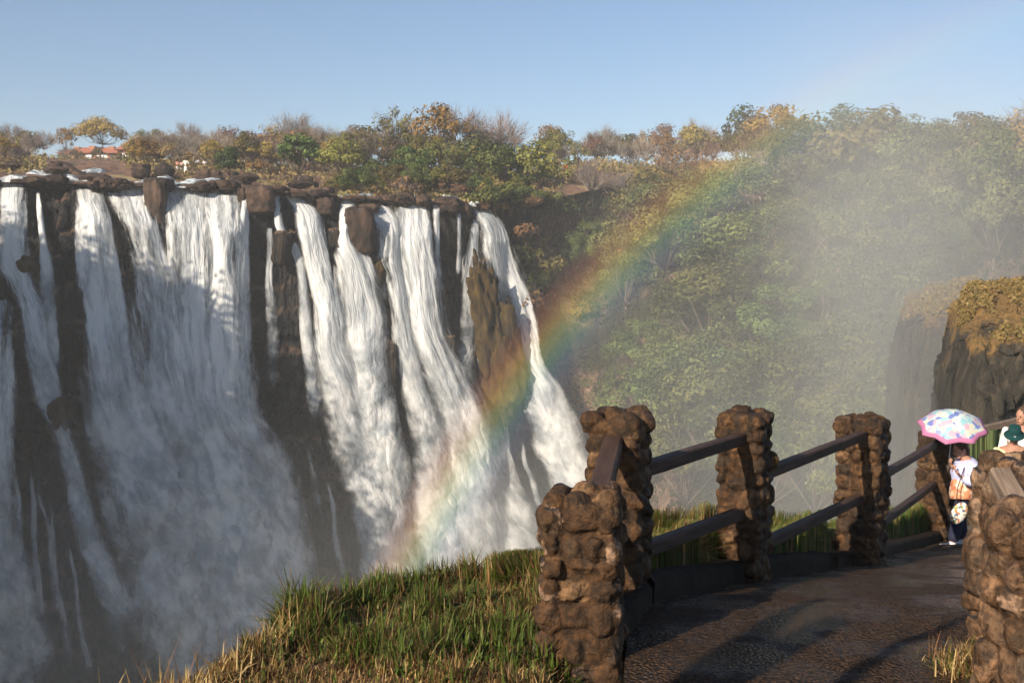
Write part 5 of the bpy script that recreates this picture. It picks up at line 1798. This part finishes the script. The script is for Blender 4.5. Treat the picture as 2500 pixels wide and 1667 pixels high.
def haze_mat():
    t = NT('thin_haze')
    v = t.n('VolumePrincipled', {'Color': (.86, .88, .90, 1), 'Density': .00055, 'Anisotropy': 0.0})
    t.t.links.new(v.outputs[0], t.out.inputs['Volume'])
    return t.m


volume_box('haze', (-420, -60, -76), (480, 760, 62), haze_mat, 'thin pale haze in the air over gorge and plateau')


def mist_mat():
    t = NT('drifting_spray')
    pos = t.n('TexCoord').outputs['Object']
    nz = t.noise(t.n('Mapping', {'Vector': pos, 'Scale': (.045, .03, .035)}).outputs[0], 1.0, 2, .5)
    nm = t.maprange(nz, .3, .68, .35, 1.5)
    tot = None
    for (c, s, amp) in MISTS:
        q = t.n('VectorMath', {0: pos, 1: tuple(-x for x in c)}, operation='ADD').outputs[0]
        q = t.n('VectorMath', {0: q, 1: tuple(1 / x for x in s)}, operation='MULTIPLY').outputs[0]
        L2 = t.n('VectorMath', {0: q, 1: q}, operation='DOT_PRODUCT').outputs['Value']
        g = t.math('MULTIPLY', t.math('EXPONENT', t.math('MULTIPLY', L2, -1.0)), amp)
        tot = g if tot is None else t.math('ADD', tot, g)
    dens = t.math('MULTIPLY', tot, nm)
    dens = t.math('MAXIMUM', t.math('SUBTRACT', dens, .0004), 0.0)
    v = t.n('VolumePrincipled', {'Color': (.88, .895, .885, 1), 'Density': dens, 'Anisotropy': 0.0})
    t.t.links.new(v.outputs[0], t.out.inputs['Volume'])
    return t.m


MISTS = [(tuple(P(885, 390, 92)), (17, 17, 21), .0100),
         (tuple(P(910, 230, 98)), (20, 18, 13), .0066),
         (tuple(P(930, 290, 90)), (11, 14, 13), .0070),
         (tuple(P(790, 540, 70)), (17, 24, 12), .0072),
         (tuple(P(205, 600, 104)), (18, 9, 14), .0085),
         (tuple(P(490, 545, 116)), (7, 6, 7), .022),
         (tuple(P(20, 690, 100)), (10, 7, 9), .012)]
volume_box('mist', (-74, 32, -66), (95, 150, 27), mist_mat, 'white spray drifting through the gorge')

# ------------------------------------------------------------------ light, sky, camera
w = bpy.data.worlds.new('World'); scene.world = w; w.use_nodes = True
nt = w.node_tree; nt.nodes.clear()
sky = nt.nodes.new('ShaderNodeTexSky'); sky.sky_type = 'NISHITA'; sky.sun_disc = False
sky.sun_elevation = SUN_EL
sun_dir = -LIGHT
sky.sun_rotation = math.atan2(sun_dir[0], sun_dir[1])
sky.air_density = 1.0; sky.dust_density = 1.2; sky.ozone_density = 3.0; sky.altitude = 900
bg = nt.nodes.new('ShaderNodeBackground'); bg.inputs['Strength'].default_value = .079
ow = nt.nodes.new('ShaderNodeOutputWorld')
nt.links.new(sky.outputs[0], bg.inputs[0]); nt.links.new(bg.outputs[0], ow.inputs[0])

sl = bpy.data.lights.new('sun', 'SUN'); sl.energy = 5.0; sl.angle = math.radians(.53); sl.color = (1.0, .87, .70)
so = bpy.data.objects.new('sun', sl); COL.objects.link(so)
so.rotation_euler = Vector(LIGHT).to_track_quat('-Z', 'Y').to_euler()
so.location = (-50, -60, 60)

cam = bpy.data.cameras.new('camera'); cam.sensor_width = 36; cam.lens = 36 * F / 1024; cam.clip_end = 20000; cam.clip_start = .05
co = bpy.data.objects.new('camera', cam); COL.objects.link(co)
co.rotation_euler = (math.pi / 2 - PITCH, 0, 0)
scene.camera = co

scene.view_settings.view_transform = 'Standard'
scene.view_settings.look = 'None'
scene.view_settings.exposure = 0.65
scene.view_settings.gamma = 1.0
cy = scene.cycles
cy.max_bounces = 5; cy.diffuse_bounces = 2; cy.glossy_bounces = 2; cy.transmission_bounces = 2; cy.volume_bounces = 1; cy.transparent_max_bounces = 24
cy.use_adaptive_sampling = True; cy.adaptive_threshold = .05
cy.use_denoising = True
cy.volume_step_rate = 1.4; cy.volume_max_steps = 64
cy.sample_clamp_indirect = 4
